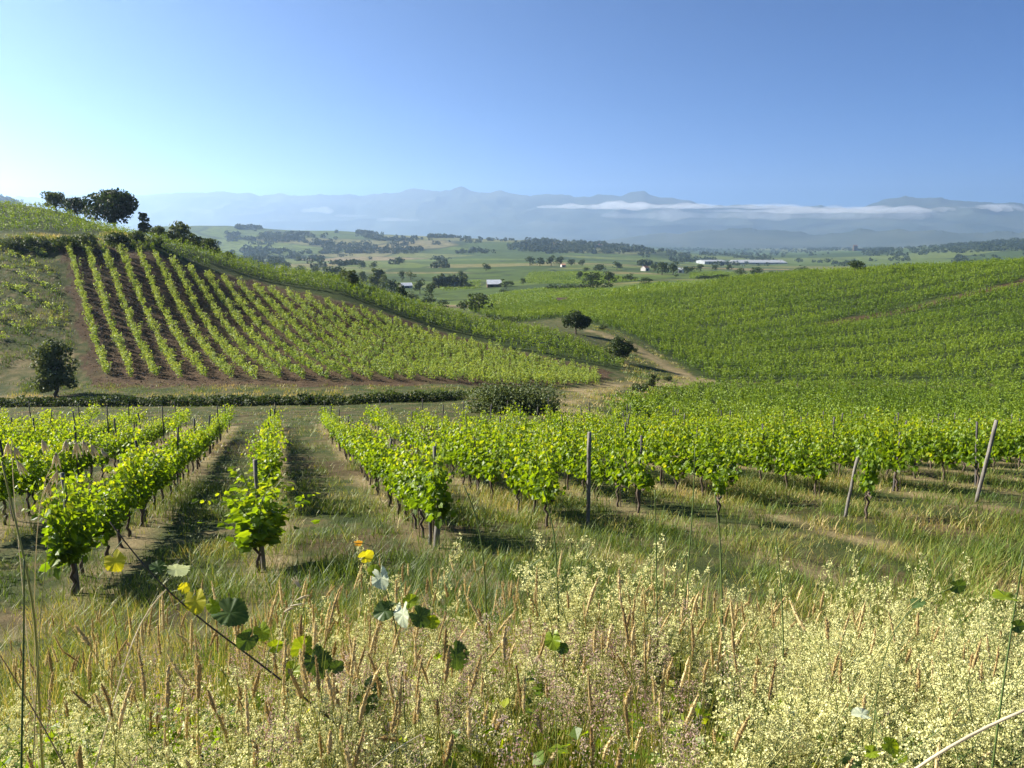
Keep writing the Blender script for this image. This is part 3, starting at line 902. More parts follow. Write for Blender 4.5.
P = in_view(rows_in(LOWR, R(84), 2.4, 0.9, 0.1, None, 6))
mb = MB(); plant_cloud(mb, P, 110, (0.9, 0.8), 0.1, 1.6, 0.17, R(6), 6, 0.6)
h_r = heading_px((834, 324), (1000, 288))
h_r = 0.5 * h_r + 0.5 * R(86)
gapf = lambda x, y: (line_dist(TRACK, x, y) > 1.7) & (line_dist(TRACK2, x, y) > 0.9)
P = in_view(rows_in(HILLR, h_r, 2.9, 0.85, 0.08, gapf, 5))
near_p = P[P[:, 1] < 190]; far_p = P[P[:, 1] >= 190]
plant_cloud(mb, near_p, 96, (0.95, 0.85), 0.1, 1.75, 0.20, math.pi / 2 - h_r, 5, 0.6)
plant_cloud(mb, far_p, 56, (0.95, 0.85), 0.1, 1.8, 0.27, math.pi / 2 - h_r, 4, 0.6)
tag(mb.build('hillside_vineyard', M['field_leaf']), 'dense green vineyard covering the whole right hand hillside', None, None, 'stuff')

# fields of the middle valley
mb = MB()
P = in_view(rows_in(MID1, R(70), 2.6, 1.4, 0.2))
plant_cloud(mb, P, 14, (1.6, 0.7), 0.1, 1.4, 0.45, R(20), 4, 0.6)
FAR_FIELDS = [([(520, 283), (600, 285), (640, 281), (600, 272), (530, 273)], 60), ([(690, 279), (760, 277), (720, 272), (690, 273)], 85), ([(440, 291), (480, 289), (480, 281), (440, 283)], 75), ([(600, 300), (690, 288), (690, 283), (610, 292)], 80)]
for px, hd in FAR_FIELDS:
    poly = corners(px)
    P = in_view(rows_in(poly, R(hd), 3.2, 2.2, 0.25))
    plant_cloud(mb, P, 9, (2.2, 0.8), 0.1, 1.4, 0.65, R(90 - hd), 4, 0.6)
tag(mb.build('valley_vineyard', M['field_leaf']), 'light green vineyard plots on the valley floor beyond the hill', None, None, 'stuff')

# ------------------------------------------------------------------ posts
def post_mesh(seed, h, r, mat):
    gg = np.random.default_rng(seed + 50)
    z = np.linspace(-0.3, h, 8)
    P = np.stack([0.008 * gg.normal(size=8), 0.008 * gg.normal(size=8), z], 1)
    return MB().tube(P, r * (1 + 0.08 * gg.normal(size=8)), 8, 0.5).mesh('vine_post', mat)
PM = [post_mesh(0, 1.75, 0.035, M['post_wood']), post_mesh(1, 1.62, 0.030, M['dark_wood']), post_mesh(2, 1.8, 0.028, M['dark_wood'])]
for (k, pn, end, q, yq) in posts:
    if (k, end) in ((1, True), (3, True), (4, True)):
        continue
    mi = 0 if (k, end) in ((-1, True), (-2, True), (0, True)) else int(g.integers(1, 3))
    col = 'weathered grey' if mi == 0 else 'dark slim'
    where = 'at the near end' if end else f'{ORD[pn - 1]} from the near end'
    o = link_copy('vine_post', PM[mi], None, (q[0], q[1], gz(*q)))
    o.rotation_euler = (g.normal() * 0.04, g.normal() * 0.05, g.random() * 6)
    tag(o, f'{col} wooden post {where}, {row_name(k)}', 'post', 'wooden posts along the vine rows')

def post_between(u0, v0, u1, v1, r, label, mat):
    """A post whose foot stands at pixel (u0, v0) and whose top points to (u1, v1)."""
    b = at(u0, v0)
    t = pix(u1, v1, b[1])
    d = t - b
    n = 7
    P = b[None] + d[None] * np.linspace(-0.12, 1, n)[:, None] - b[None] + 0.006 * rng.normal(size=(n, 3))
    o = MB().tube(P, r, 8, 0.5).build('vine_post', mat)
    o.location = b
    tag(o, label, 'post')
post_between(588, 527, 589, 432, 0.04, 'tall grey post at the middle of the vine rows standing clear of leaves', M['post_wood'])
post_between(845, 517, 858, 457, 0.035, 'short leaning grey stake in front of the right hand vines', M['post_wood'])
post_between(976, 502, 997, 420, 0.045, 'long weathered post leaning to the right at the right end', M['post_wood'])
post_between(436, 548, 440, 497, 0.05, 'short pale stump post at the near end of the row right of the aisle', M['post_wood'])
post_between(430, 545, 431, 505, 0.03, 'thin short stake beside the pale stump post', M['dark_wood'])
# ==VINES-END==

# ------------------------------------------------------------------ trees and shrubs
def crown(mb, gg, clumps, n_leaf, leaf, mat=0, up=0.35, shell=0.55):
    """Leaves spread through the volumes of uneven clumps (x, y, z, rx, ry, rz)."""
    clumps = np.asarray(clumps, float)
    vol = (clumps[:, 3] * clumps[:, 4] * clumps[:, 5]) ** (2 / 3)
    k = gg.choice(len(clumps), n_leaf, p=vol / vol.sum())
    d = gg.normal(size=(n_leaf, 3)); d /= np.linalg.norm(d, axis=1, keepdims=True)
    r = gg.random(n_leaf) ** (1 / 3) * (1 - shell) + shell * (0.75 + 0.35 * gg.random(n_leaf))
    C = clumps[k, :3] + d * r[:, None] * clumps[k, 3:6]
    N = d * 0.7 + gg.normal(size=(n_leaf, 3)) * 0.7; N[:, 2] += up
    N /= np.linalg.norm(N, axis=1, keepdims=True)
    tone = np.clip(0.45 + (gg.random(len(clumps)) - 0.5)[k] * 0.5 + gg.normal(size=n_leaf) * 0.2, 0, 1)
    mb.stamp(KITE, KITE_F, C, leaf * (0.6 + 0.8 * gg.random(n_leaf)), N, gg.normal(size=(n_leaf, 3)), tone, mat)

def round_clumps(gg, w, z0, h, n, flat=1.0):
    out = []
    for i in range(n):
        a = gg.random() * 6.283; q = gg.random() ** 0.5
        zz = gg.random()
        env = math.sqrt(max(0.08, 1 - (2 * zz - 0.85) ** 2 * 0.75))
        s = (0.10 + 0.17 * gg.random() ** 1.5) * w
        if gg.random() < 0.15:
            q *= 1.15
        out.append((math.cos(a) * q * (w / 2 - s * 0.7) * env, math.sin(a) * q * (w / 2 - s * 0.7) * env, z0 + s * 0.6 + zz * (h - 1.4 * s), s, s, s * 0.8 * flat))
    return out

def trunk_limbs(mb, gg, clumps, z_fork, r, mat, n_limb=7, depth=0.4):
    k = 6
    z = np.linspace(-depth, z_fork, k)
    P = np.stack([0.06 * r * 8 * gg.normal(size=k) * (z > 0), 0.06 * r * 8 * gg.normal(size=k) * (z > 0), z], 1)
    mb.tube(P, np.linspace(r * 1.25, r * 0.8, k), 8, 0.5, mat)
    for c in sorted(clumps, key=lambda c: -c[2])[:n_limb]:
        t = np.linspace(0, 1, 5)[:, None]
        Q = P[-1] * (1 - t) + np.array(c[:3]) * t + gg.normal(size=(5, 3)) * 0.03 * c[3] * np.sin(t * 3.14)
        Q[:, 2] += 0.12 * c[3] * np.sin(t[:, 0] * 3.14)
        mb.tube(Q, np.linspace(r * 0.55, r * 0.12, 5), 5, 0.5, mat)

def tree_thing(name, loc, h, w, seed, label, cat, leafm, n_leaf, leaf, z0=0.25, n_clump=22, trunk=True, flat=1.0, group=None, depthw=1.0, shell=0.55):
    gg = np.random.default_rng(seed)
    cl = round_clumps(gg, w, h * z0, h * (1 - z0), n_clump, flat)
    cl = [(c[0], c[1] * depthw, *c[2:]) for c in cl]
    root = empty(name, loc, 0, label, cat, group)
    mb = MB(); crown(mb, gg, cl, n_leaf, leaf, 0, 0.35, shell)
    mb.build('crown', M[leafm], root)
    mb = MB(); trunk_limbs(mb, gg, cl, h * max(z0, 0.12) + 0.1 * h, 0.030 * h if trunk else 0.018 * h, 0, 8)
    mb.build('trunk', M['bark'], root)
    return root

def at_base(u, v, d=None):
    if d is None:
        return at(u, v)
    p = pix(u, v, d)
    return np.array([p[0], p[1], gz(p[0], p[1])])

def tree_px(name, u, v, hp, wp, seed, label, cat, leafm='tree_leaf', n=2600, d=None, rel=0.055, **kw):
    p = at_base(u, v, d)
    s = p[1] / F_PX
    return tree_thing(name, p, hp * s, wp * s, seed, label, cat, leafm, n, rel * max(hp, wp) * s, **kw)

# the near ones, each with its own look
tree_px('tree', 57, 397, 62, 44, 1, 'soft upright bushy tree on a short trunk left of the brown hillside rows', 'tree', 'pale_leaf', n=6000, rel=0.045, z0=0.0, n_clump=44, shell=0.35)
tree_px('tree', 115, 232, 42, 54, 2, 'large dark spreading tree, tallest on the left hilltop', 'tree', n=5200, rel=0.048, z0=0.18, n_clump=36, d=152)
tree_px('tree', 57, 216, 22, 24, 3, 'small pale rounded tree, leftmost on the hilltop', 'tree', 'pale_leaf', 1800, rel=0.07, z0=0.1, d=158)
tree_px('tree', 78, 222, 20, 30, 4, 'low dark wide tree between the pale tree and the large dark tree', 'tree', n=2000, rel=0.06, z0=0.08, d=156)
tree_px('tree', 145, 236, 28, 13, 5, 'thin pale sparse tree right of the large dark hilltop tree', 'tree', 'pale_leaf', 750, rel=0.085, z0=0.1, d=148, n_clump=30)
for i, (u, v, hp, wp, lf, lab) in enumerate([
        (178, 248, 26, 38, 'pale_leaf', 'broad rounded shrub on the crest right of the thin pale tree'), (197, 252, 20, 26, 'tree_leaf', 'dark rounded shrub in the middle of the crest group'),
        (212, 254, 18, 24, 'tree_leaf', 'dark shrub at the lower right end of the crest group'), (228, 260, 9, 14, 'tree_leaf', 'small low dark shrub last down the crest'),
        (160, 243, 16, 22, 'pale_leaf', 'low pale shrub beside the foot of the thin pale tree')]):
    tree_px('shrub', u, v, hp, wp, 10 + i, lab, 'shrub', lf, 1500, d=146 - 2 * i, rel=0.07, z0=0.0, trunk=False, n_clump=16)
for i, (u, v, hp, wp) in enumerate([(12, 249, 11, 34), (40, 250, 13, 34), (66, 249, 14, 36), (92, 248, 15, 34), (116, 246, 14, 30), (138, 245, 14, 26), (158, 247, 10, 22), (-18, 249, 12, 34)]):
    tree_px('shrub', u, v, hp, wp, 30 + i, ['low dark bramble near the left edge on the bank under the hilltop field', 'dark bramble mound, second from the left on the hilltop bank', 'dark bramble mound just left of the first brown row top', 'dark bramble mound above the tops of the first brown rows',
            'dark bramble mound under the large hilltop tree', 'bramble mound between the large tree and the crest vineyard', 'low brown bramble at the right end of the hilltop bank', 'dark bramble cut by the left edge on the hilltop bank'][i], 'shrub', 'tree_leaf' if i % 3 else 'pale_leaf', 1300, rel=0.06, z0=0.0, trunk=False, n_clump=14, group='brambles along the hilltop bank')
tree_px('tree', 576, 334, 25, 31, 51, 'dark round tree at the valley bottom beside the upper grass track', 'tree', n=3000, z0=0.22, rel=0.055, n_clump=24)
tree_px('tree', 620, 362, 27, 30, 52, 'dark round tree on the bend of the dry grass track', 'tree', n=3000, z0=0.15, rel=0.055, n_clump=24)
tree_px('shrub', 512, 413, 27, 104, 53, 'wide rounded green thicket at the corner below the left hill', 'shrub', 'pale_leaf', 7000, rel=0.026, z0=0.0, trunk=False, n_clump=46, depthw=0.5)
tree_px('shrub', 547, 412, 16, 34, 54, 'small dark bush at the right end of the wide thicket', 'shrub', 'tree_leaf', 1500, rel=0.05, z0=0.0, trunk=False)
for i, (u, v, hp, wp) in enumerate([(652, 386, 13, 16), (640, 391, 8, 20), (668, 381, 6, 10), (603, 330, 6, 10), (634, 352, 6, 9)]):
    tree_px('shrub', u, v, hp, wp, 60 + i, ['tufted bush beside the lower bend of the dry track', 'low grassy bush left of the tufted bush by the track', 'tiny bush at the right bend of the dry track', 'tiny bush at the upper end of the dry track', 'small bush right of the tree on the track bend'][i], 'shrub', 'pale_leaf', 700, rel=0.09, z0=0.0, trunk=False, n_clump=10)

# the low dark hedge along the ditch
def hedge(pts, h, w, label, n, leaf, seed, tone='tree_leaf'):
    gg = np.random.default_rng(seed)
    pts = np.array(pts); seg = np.r_[0, np.cumsum(np.hypot(*np.diff(pts, axis=0).T))]
    cl = []
    o = np.array([pts[0][0], pts[0][1], gz(*pts[0])])
    for s in np.arange(0, seg[-1], h * 0.45):
        x, y = np.interp(s, seg, pts[:, 0]), np.interp(s, seg, pts[:, 1])
        hh = h * (0.75 + 0.35 * gg.random())
        cl.append((x - o[0] + gg.normal() * w * 0.1, y - o[1] + gg.normal() * w * 0.1, gz(x, y) - o[2] + hh * 0.45, h * 0.65, w * 0.5, hh * 0.55))
    mb = MB(); crown(mb, gg, cl, n, leaf)
    ob = mb.build('hedge', M[tone]); ob.location = o
    return tag(ob, label, 'hedge')
hedge(corners([(-90, 407), (0, 407), (60, 406), (150, 406), (250, 405), (350, 404), (420, 401), (462, 399)]), 0.9, 1.7, 'long low dark hedge along the ditch below the brown hillside', 15000, 0.20, 71)
hedge(corners([(548, 290), (575, 290), (612, 287)]), 3.0, 4.0, 'thin dark hedge between two pale vineyard plots on the valley floor', 700, 1.2, 72)
hedge(corners([(486, 322), (520, 320), (560, 318)]), 1.6, 2.2, 'short dark hedge at the foot of the right hillside left of the track tree', 900, 0.5, 73)

# valley trees: four kinds, copied
def far_tree(seed, kind):
    gg = np.random.default_rng(seed)
    mb = MB()
    if kind == 'poplar':
        cl = [(gg.normal() * 0.05, gg.normal() * 0.05, 0.12 + 0.82 * t, 0.10 + 0.07 * math.sin(3.0 * t), 0.10 + 0.07 * math.sin(3.0 * t), 0.11) for t in np.linspace(0, 1, 12)]
        w = 0.3
    else:
        cl = round_clumps(gg, 1.0, 0.10 if kind != 'bush' else 0.0, 0.9 if kind != 'bush' else 1.0, 18)
    crown(mb, gg, cl, 420, 0.105, 0)
    return mb
FAR_TRUNK = MB().tube(np.array([[0, 0, -0.15], [0.01, 0, 0.2], [0, 0.01, 0.5]]), [0.035, 0.03, 0.02], 5, 0.5, 0).mesh('trunk', M['bark'])
FT = {'dark': [far_tree(s, 'round').mesh('crown', M['tree_leaf']) for s in (1, 2, 3)],
      'pale': [far_tree(s, 'round').mesh('crown', M['pale_leaf']) for s in (4, 5)],
      'poplar': [far_tree(s, 'poplar').mesh('crown', M['pale_leaf']) for s in (6, 7)],
      'bush': [far_tree(s, 'bush').mesh('crown', M['tree_leaf']) for s in (8, 9)]}
def far_thing(name, me, p):
    o = empty(name, p)
    link_copy('crown', me, o); link_copy('trunk', FAR_TRUNK, o)
    return o
VT = [   # u, v of the foot, height px, width px, kind, label
    (247, 264, 8, 14, 'bush', 'low dark shrub peeping over the crest right of the hilltop shrubs'), (272, 268, 6, 12, 'bush', 'small shrub on the far side of the crest, left part'),
    (287, 270, 9, 11, 'dark', 'small dark tree behind the crest, left of the big valley tree'), (300, 274, 9, 16, 'bush', 'wide dark bush just over the crest line'), (316, 277, 11, 12, 'dark', 'dark tree just left of the round valley tree'),
    (334, 281, 17, 25, 'dark', 'big dark round tree over the crest of the left hill'), (344, 284, 14, 13, 'pale', 'pale tree at the right side of the big round tree'), (354, 288, 17, 10, 'poplar', 'pale narrow tree, left of the taller pale poplar'),
    (363, 289, 18, 13, 'pale', 'pale rounded tree between the narrow tree and the poplar'), (375, 293, 24, 13, 'poplar', 'tall pale poplar, tallest over the crest'), (384, 296, 22, 14, 'pale', 'tall pale tree right of the poplar'),
    (392, 299, 23, 15, 'dark', 'tall dark green tree at the right of the pale trees'), (401, 302, 20, 15, 'dark', 'dark tree stepping down the crest right of the pale trees'), (412, 303, 13, 16, 'pale', 'pale rounded tree left of the low bushes on the crest'),
    (362, 269, 8, 9, 'dark', 'left tree of the pair on the pale far field'), (374, 269, 8, 10, 'dark', 'right tree of the pair on the pale far field'), (402, 281, 11, 8, 'dark', 'dark tree behind the crest trees beside the pale roof'),
    (411, 280, 10, 12, 'pale', 'pale tree right of the dark one near the pale roof'), (420, 294, 16, 14, 'dark', 'dark tree left of the poplar row'), (431, 300, 18, 14, 'dark', 'dark tree below the left end of the poplar row'),
    (427, 305, 11, 22, 'bush', 'wide bush on the crest below the poplar row'), (443, 307, 8, 14, 'bush', 'low dark bush on the crest right of the wide bush'), (464, 310, 11, 17, 'bush', 'dark bush at the left foot of the big round valley tree'),
    (479, 313, 23, 30, 'dark', 'big dark round tree standing by the valley floor field'), (492, 314, 6, 14, 'bush', 'small bush at the right foot of the big round valley tree'), (461, 285, 15, 9, 'dark', 'dark tall tree left of the white roofed shed'),
    (470, 288, 6, 14, 'bush', 'low bush left of the white roofed shed'), (486, 271, 8, 11, 'dark', 'lone round dark tree above the white roofed shed'), (505, 287, 8, 20, 'bush', 'dark bush against the right end of the white roofed shed'),
    (523, 285, 8, 6, 'dark', 'small tree standing alone right of the white roofed shed'), (505, 293, 5, 12, 'bush', 'low bush in the field below the white roofed shed'), (530, 266, 10, 11, 'dark', 'leftmost dark tree of the valley grove'),
    (540, 266, 10, 11, 'dark', 'second dark tree of the valley grove'), (551, 266, 11, 11, 'dark', 'third dark tree of the valley grove, tallest'), (560, 266, 10, 11, 'dark', 'fourth dark tree of the valley grove'), (571, 266, 8, 10, 'dark', 'fifth dark tree of the valley grove'), (582, 266, 7, 9, 'dark', 'rightmost small dark tree of the valley grove'),
    (580, 281, 10, 8, 'dark', 'narrow dark tree left of the big valley clump'), (593, 287, 17, 22, 'dark', 'big dark tree of the valley clump above the pale plot'), (609, 284, 14, 17, 'dark', 'dark tree right of the big one in the valley clump'),
    (586, 273, 6, 8, 'dark', 'small dark tree behind the valley clump, left'), (600, 272, 9, 16, 'dark', 'wide dark tree behind the valley clump'), (617, 270, 9, 12, 'dark', 'dark tree behind the valley clump, right'),
    (571, 289, 5, 5, 'bush', 'tiny bush left of the valley clump in the field'), (630, 281, 8, 18, 'bush', 'pale brown thicket right of the valley clump'), (646, 284, 7, 16, 'bush', 'dark thicket below the white gabled house'),
    (654, 272, 8, 10, 'dark', 'dark tree right of the white gabled house'), (662, 275, 15, 14, 'dark', 'tall dark tree in the pair beyond the white gabled house'), (673, 275, 14, 15, 'dark', 'broad dark tree in the pair beyond the white gabled house'),
    (686, 274, 8, 10, 'dark', 'small dark tree left end of the ridge line trees'), (676, 277, 4, 6, 'bush', 'tiny bush on the bright field under the tree pair'), (692, 273, 7, 9, 'dark', 'second small tree from the left of the ridge line trees'), (700, 272, 8, 9, 'dark', 'small dark tree below the bright warehouse'),
    (715, 271, 7, 7, 'dark', 'little round tree below the bright warehouse roof'), (729, 271, 7, 8, 'dark', 'little round tree below the long grey roof'), (740, 277, 9, 14, 'bush', 'dark bush on the ridge line below the long grey roof'),
    (757, 276, 10, 16, 'dark', 'round dark tree at the right end of the ridge line group'), (772, 276, 5, 14, 'bush', 'low bush right of the ridge line group'), (801, 272, 7, 16, 'bush', 'wide flat bush alone on the far ridge'),
    (817, 273, 4, 7, 'bush', 'tiny bush left of the lone ridge tree'), (838, 273, 4, 5, 'bush', 'tiny bush close to the lone ridge tree'), (855, 273, 13, 21, 'dark', 'lone round dark tree on the right ridge'),
    (896, 273, 6, 9, 'dark', 'small round tree right of the lone ridge tree'), (911, 272, 6, 8, 'dark', 'second small round tree right of the lone ridge tree'),
    (705, 279, 5, 26, 'bush', 'low hedge like bush along the ridge field edge'), (722, 279, 5, 24, 'bush', 'second hedge like bush along the ridge field edge'),
]
for i, (u, v, hp, wp, kind, lab) in enumerate(VT):
    p = at(u, v)
    if p[1] > 1500:                      # foot hidden behind a crest: stand it on the land beyond
        p = at_base(u, v, 380.0)
    s = p[1] / F_PX
    ms = FT[kind]
    o = far_thing('tree' if kind in ('dark', 'pale') else ('poplar_tree' if kind == 'poplar' else 'shrub'), ms[i % len(ms)], p)
    wk = 3.2 if kind == 'poplar' else 1.0
    o.scale = (wp * s * wk, wp * s * wk, hp * s)
    o.rotation_euler = (0, 0, i * 1.7)
    tag(o, lab, 'shrub' if kind == 'bush' else 'tree', 'trees of the middle valley')
for i in range(9):
    u = 435 + i * 3.7
    p = at(u, 288); s = p[1] / F_PX
    o = far_thing('poplar_tree', FT['poplar'][i % 2], p); o.scale = (16 * s, 16 * s, (11 + 2 * ((i * 7) % 3) * 0.7) * s); o.rotation_euler = (0, 0, i * 2.1)
    tag(o, 'narrow green poplar in the straight row of poplars in the valley', 'tree', 'straight row of poplars in the valley')

# distant woods, hedgerows and scattered trees as one mass
mb = MB()
wr = np.random.default_rng(21)
def woods(n, u0, u1, v0, v1, size, thr, sc, seed, dmin=700):
    P = []; n = int(n * 1.6)
    for _ in range(n * 12):
        u, v = wr.uniform(u0, u1), wr.uniform(v0, v1)
        f = fbm(np.array([u * sc]), np.array([v * sc * 5]), seed, 3)[0]
        if f < thr:
            continue
        p = at(u, v, dmin)
        if p[1] > 6200:
            continue
        P.append(p)
        if len(P) >= n:
            break
    for p in P:
        s = 0.75 * size * (0.5 + 0.9 * wr.random())
        k = 22
        d = wr.normal(size=(k, 3)); d /= np.linalg.norm(d, axis=1, keepdims=True)
        C = p + d * np.array([s * 0.65, s * 0.65, s * 0.5]) + np.array([0, 0, s * 0.45])
        N = d + 0.5 * wr.normal(size=(k, 3)); N[:, 2] += 0.3
        mb.stamp(KITE, KITE_F, C, s * 0.62, N / np.linalg.norm(N, axis=1, keepdims=True), wr.normal(size=(k, 3)), np.clip(wr.random() * 0.6 + wr.random(k) * 0.4, 0, 1))
woods(420, 200, 700, 244, 254, 11, 0.42, 0.03, 1)
woods(320, 225, 620, 231, 246, 10, 0.55, 0.04, 2)
woods(260, 520, 720, 239, 252, 12, 0.40, 0.03, 3)
woods(60, 236, 262, 226.5, 229.5, 11, 0.2, 0.05, 4)
woods(50, 356, 388, 231, 234, 11, 0.2, 0.05, 5)
woods(60, 428, 476, 235, 238, 11, 0.2, 0.05, 6)
woods(380, 700, 1040, 243, 256, 12, 0.45, 0.025, 7)
woods(260, 930, 1040, 239, 250, 12, 0.35, 0.03, 8)
woods(200, 780, 900, 246, 251, 12, 0.4, 0.03, 9)
woods(160, 640, 780, 254, 266, 9, 0.50, 0.05, 10)
woods(110, 250, 460, 255, 268, 7, 0.62, 0.05, 11)
woods(120, 780, 1000, 256, 267, 8, 0.58, 0.05, 12)
woods(90, 240, 330, 252, 264, 8, 0.45, 0.05, 13)
woods(60, 0, 45, 196, 206, 10, 0.3, 0.05, 14, 900)
tag(mb.build('distant_woods', M['wood_leaf']), 'scattered woods and hedgerows over the hazy far slopes', None, None, 'stuff')

# ------------------------------------------------------------------ buildings in the valley
def gable_house(u, v, wpx, hpx, depth, rz, label, wall, roof, name='house', roof_h=0.4, openings=1, d=None, cat='house'):
    p = at_base(u, v, d); s = p[1] / F_PX
    w, h = wpx * s, hpx * s
    root = empty(name, p, rz, label, cat)
    wh = h * (1 - roof_h)
    mb = MB().box((0, 0, wh / 2 - 0.5), (w, depth, wh + 1.0))
    if roof_h > 0.15:
        for sx in (-1, 1):
            mb.add([(sx * w / 2, -depth / 2, wh), (sx * w / 2, depth / 2, wh), (sx * w / 2, 0, h)], [np.array([[0, 1, 2]])])
    mb.build('wall', M[wall], root)
    ov = 0.25; e = w / 2 + ov; t = 0.15
    sl = (h - wh) / (depth / 2)
    V = []
    for x in (-e, e):
        V += [(x, -depth / 2 - ov, wh - ov * sl + 0.02), (x, 0, h + 0.02), (x, depth / 2 + ov, wh - ov * sl + 0.02), (x, depth / 2 + ov, wh - ov * sl + t + 0.02), (x, 0, h + t + 0.02), (x, -depth / 2 - ov, wh - ov * sl + t + 0.02)]
    q = np.array([[0, 1, 7, 6], [1, 2, 8, 7], [2, 3, 9, 8], [3, 4, 10, 9], [4, 5, 11, 10], [5, 0, 6, 11]])
    MB().add(V, [q, np.array([[0, 5, 4, 1], [1, 4, 3, 2], [6, 7, 10, 11], [7, 8, 9, 10]])]).build('roof', M[roof], root)
    for i in range(openings):
        x = (i + 0.5) / openings * w * 0.8 - w * 0.4
        MB().box((x, -depth / 2 - 0.03, wh * 0.42), (min(w * 0.5 / openings, 3.0), 0.06, wh * 0.6)).build('door' if i == 0 else 'window', M['opening'], root)
    return root
gable_house(494, 287, 14, 7, 7.0, 0.12, 'low farm shed with a pale roof on the valley floor', 'brown_wall', 'pale_roof', 'shed', 0.55, 2, cat='shed')
gable_house(562, 303, 9, 5, 3.0, 0.1, 'tiny dark brown hut at the edge of the vineyard plot', 'brown_wall', 'brown_wall', 'hut', 0.4, 1, cat='hut')
gable_house(645, 271, 6, 5, 7.0, 0.7, 'small white gabled house beside dark trees on the ridge', 'white_wall', 'tile_roof', 'house', 0.4, 1)
gable_house(681, 273, 5, 5, 7.0, -0.4, 'pale house half hidden right of the tree pair', 'white_wall', 'grey_roof', 'house', 0.35, 1)
gable_house(563, 267, 4, 3, 7.0, 0.2, 'tiny white house in front of the valley grove', 'white_wall', 'tile_roof', 'house', 0.35, 1)
gable_house(406, 288, 11, 5, 6.0, 0.4, 'pale roofed farm building among the trees behind the crest', 'white_wall', 'pale_roof', 'farm_building', 0.5, 1, cat='building')
gable_house(711, 264, 22, 4, 60.0, 0.1, 'bright white warehouse with a low roof far down the valley', 'grey_roof', 'grey_roof', 'warehouse', 0.3, 3, cat='warehouse')
gable_house(757, 264, 50, 4, 70.0, 0.02, 'very long pale grey roofed warehouse far down the valley', 'grey_roof', 'grey_roof', 'warehouse', 0.55, 4, cat='warehouse')
gable_house(554, 246, 4, 3, 10.0, 0.3, 'tiny white house on the far wooded slope, left one', 'white_wall', 'tile_roof', 'house', 0.35, 1)
gable_house(600, 247, 4, 3, 10.0, 0.1, 'tiny white house on the far wooded slope, right one', 'white_wall', 'tile_roof', 'house', 0.35, 1)
gable_house(855, 251, 4, 6, 10.0, 0.1, 'small reddish tower house on the bare far hill at right', 'brown_wall', 'tile_roof', 'tower_house', 0.2, 1)
# ==TREES-END==

# ------------------------------------------------------------------ grass
def blades(mb, P, n, spread, h, w, lean=0.35, tone=(0.3, 0.2), segs=2, wind=(0.06, 0.0), mat=0, curl=0.5):
    """n blades of grass round every point of P (k,3); h may be an array."""
    k = len(P)
    if k == 0:
        return
    m = k * n
    B = np.repeat(P, n, 0).astype(float)
    B[:, :2] += rng.normal(size=(m, 2)) * spread
    hh = np.repeat(np.broadcast_to(np.asarray(h, float), (k,)), n) * (0.45 + 0.75 * rng.random(m))
    a = rng.random(m) * 6.283
    ln = lean * (0.3 + rng.random(m))
    dx, dy = np.cos(a) * ln + wind[0] * rng.random(m), np.sin(a) * ln + wind[1] * rng.random(m)
    s = np.stack([-np.sin(a + 0.6 * rng.normal(size=m)), np.cos(a + 0.6 * rng.normal(size=m))], 1) * (np.asarray(w) * (0.7 + 0.6 * rng.random(m)))[:, None] * 0.5
    tn = np.repeat(np.broadcast_to(np.asarray(tone[0], float), (k,)), n) + tone[1] * rng.normal(size=m)
    lv = np.linspace(0, 1, segs + 1)
    V = np.zeros((m, 2 * segs + 1, 3))
    for i, t in enumerate(lv):
        off = hh * t ** (1 + curl)
        c = np.stack([B[:, 0] + dx * off, B[:, 1] + dy * off, B[:, 2] - 0.02 + hh * t * (1 - 0.18 * ln * t)], 1)
        if i < segs:
            wd = (1 - 0.55 * t)
            V[:, 2 * i] = c; V[:, 2 * i, :2] -= s * wd
            V[:, 2 * i + 1] = c; V[:, 2 * i + 1, :2] += s * wd
        else:
            V[:, 2 * segs] = c
    off = (np.arange(m) * (2 * segs + 1))[:, None]
    F = [off + np.array([[2 * i, 2 * i + 1, 2 * i + 3, 2 * i + 2]]) for i in range(segs - 1)] + [off + np.array([[2 * segs - 2, 2 * segs - 1, 2 * segs]])]
    r = np.clip(tn, 0, 1)
    mb.V.append(V.reshape(-1, 3))
    for f in F:
        mb.F.append(f + mb.n); mb.R.append(r); mb.M.append(np.full(m, mat, np.int32)); mb.S.append(np.zeros(m, bool))
    mb.n += m * (2 * segs + 1)

def spots(d0, d1, dens, umin=-60, umax=1084, pw=1.0):
    """Random land points between two forward distances, as dens per square metre."""
    hw = 0.88 * d1
    n = int((d1 - d0) * 2 * hw * dens)
    y = d0 + (d1 - d0) * rng.random(n); x = (rng.random(n) * 2 - 1) * hw
    k = np.abs(x) < 0.88 * y + 0.6
    x, y = x[k], y[k]
    return np.stack([x, y, height(x, y)], 1)

def straw(P, lo=0.10, hi=0.95):
    """Greener or strawier by place: straw along the vine lines and in patches, green in the hollows."""
    x, y = P[:, 0], P[:, 1]
    n = fbm(x * 0.55, y * 0.55, 33, 3) * 0.7 + fbm(x * 0.13, y * 0.13, 34, 2) * 0.3
    s_ = (x - BASE_C[0]) * rp[0] + (y - BASE_C[1]) * rp[1]
    ph = np.abs((s_ / 2.62 + 0.5) % 1.0 - 0.5) * 2
    rowy = np.clip((y - 11) / 3, 0, 1) * np.clip(1 - ph * 2.2, 0, 1)
    return np.clip(lo + (hi - lo) * (np.clip((n - 0.36) * 2.6, 0, 1) * 0.85 + 0.30 * rowy), 0, 1)

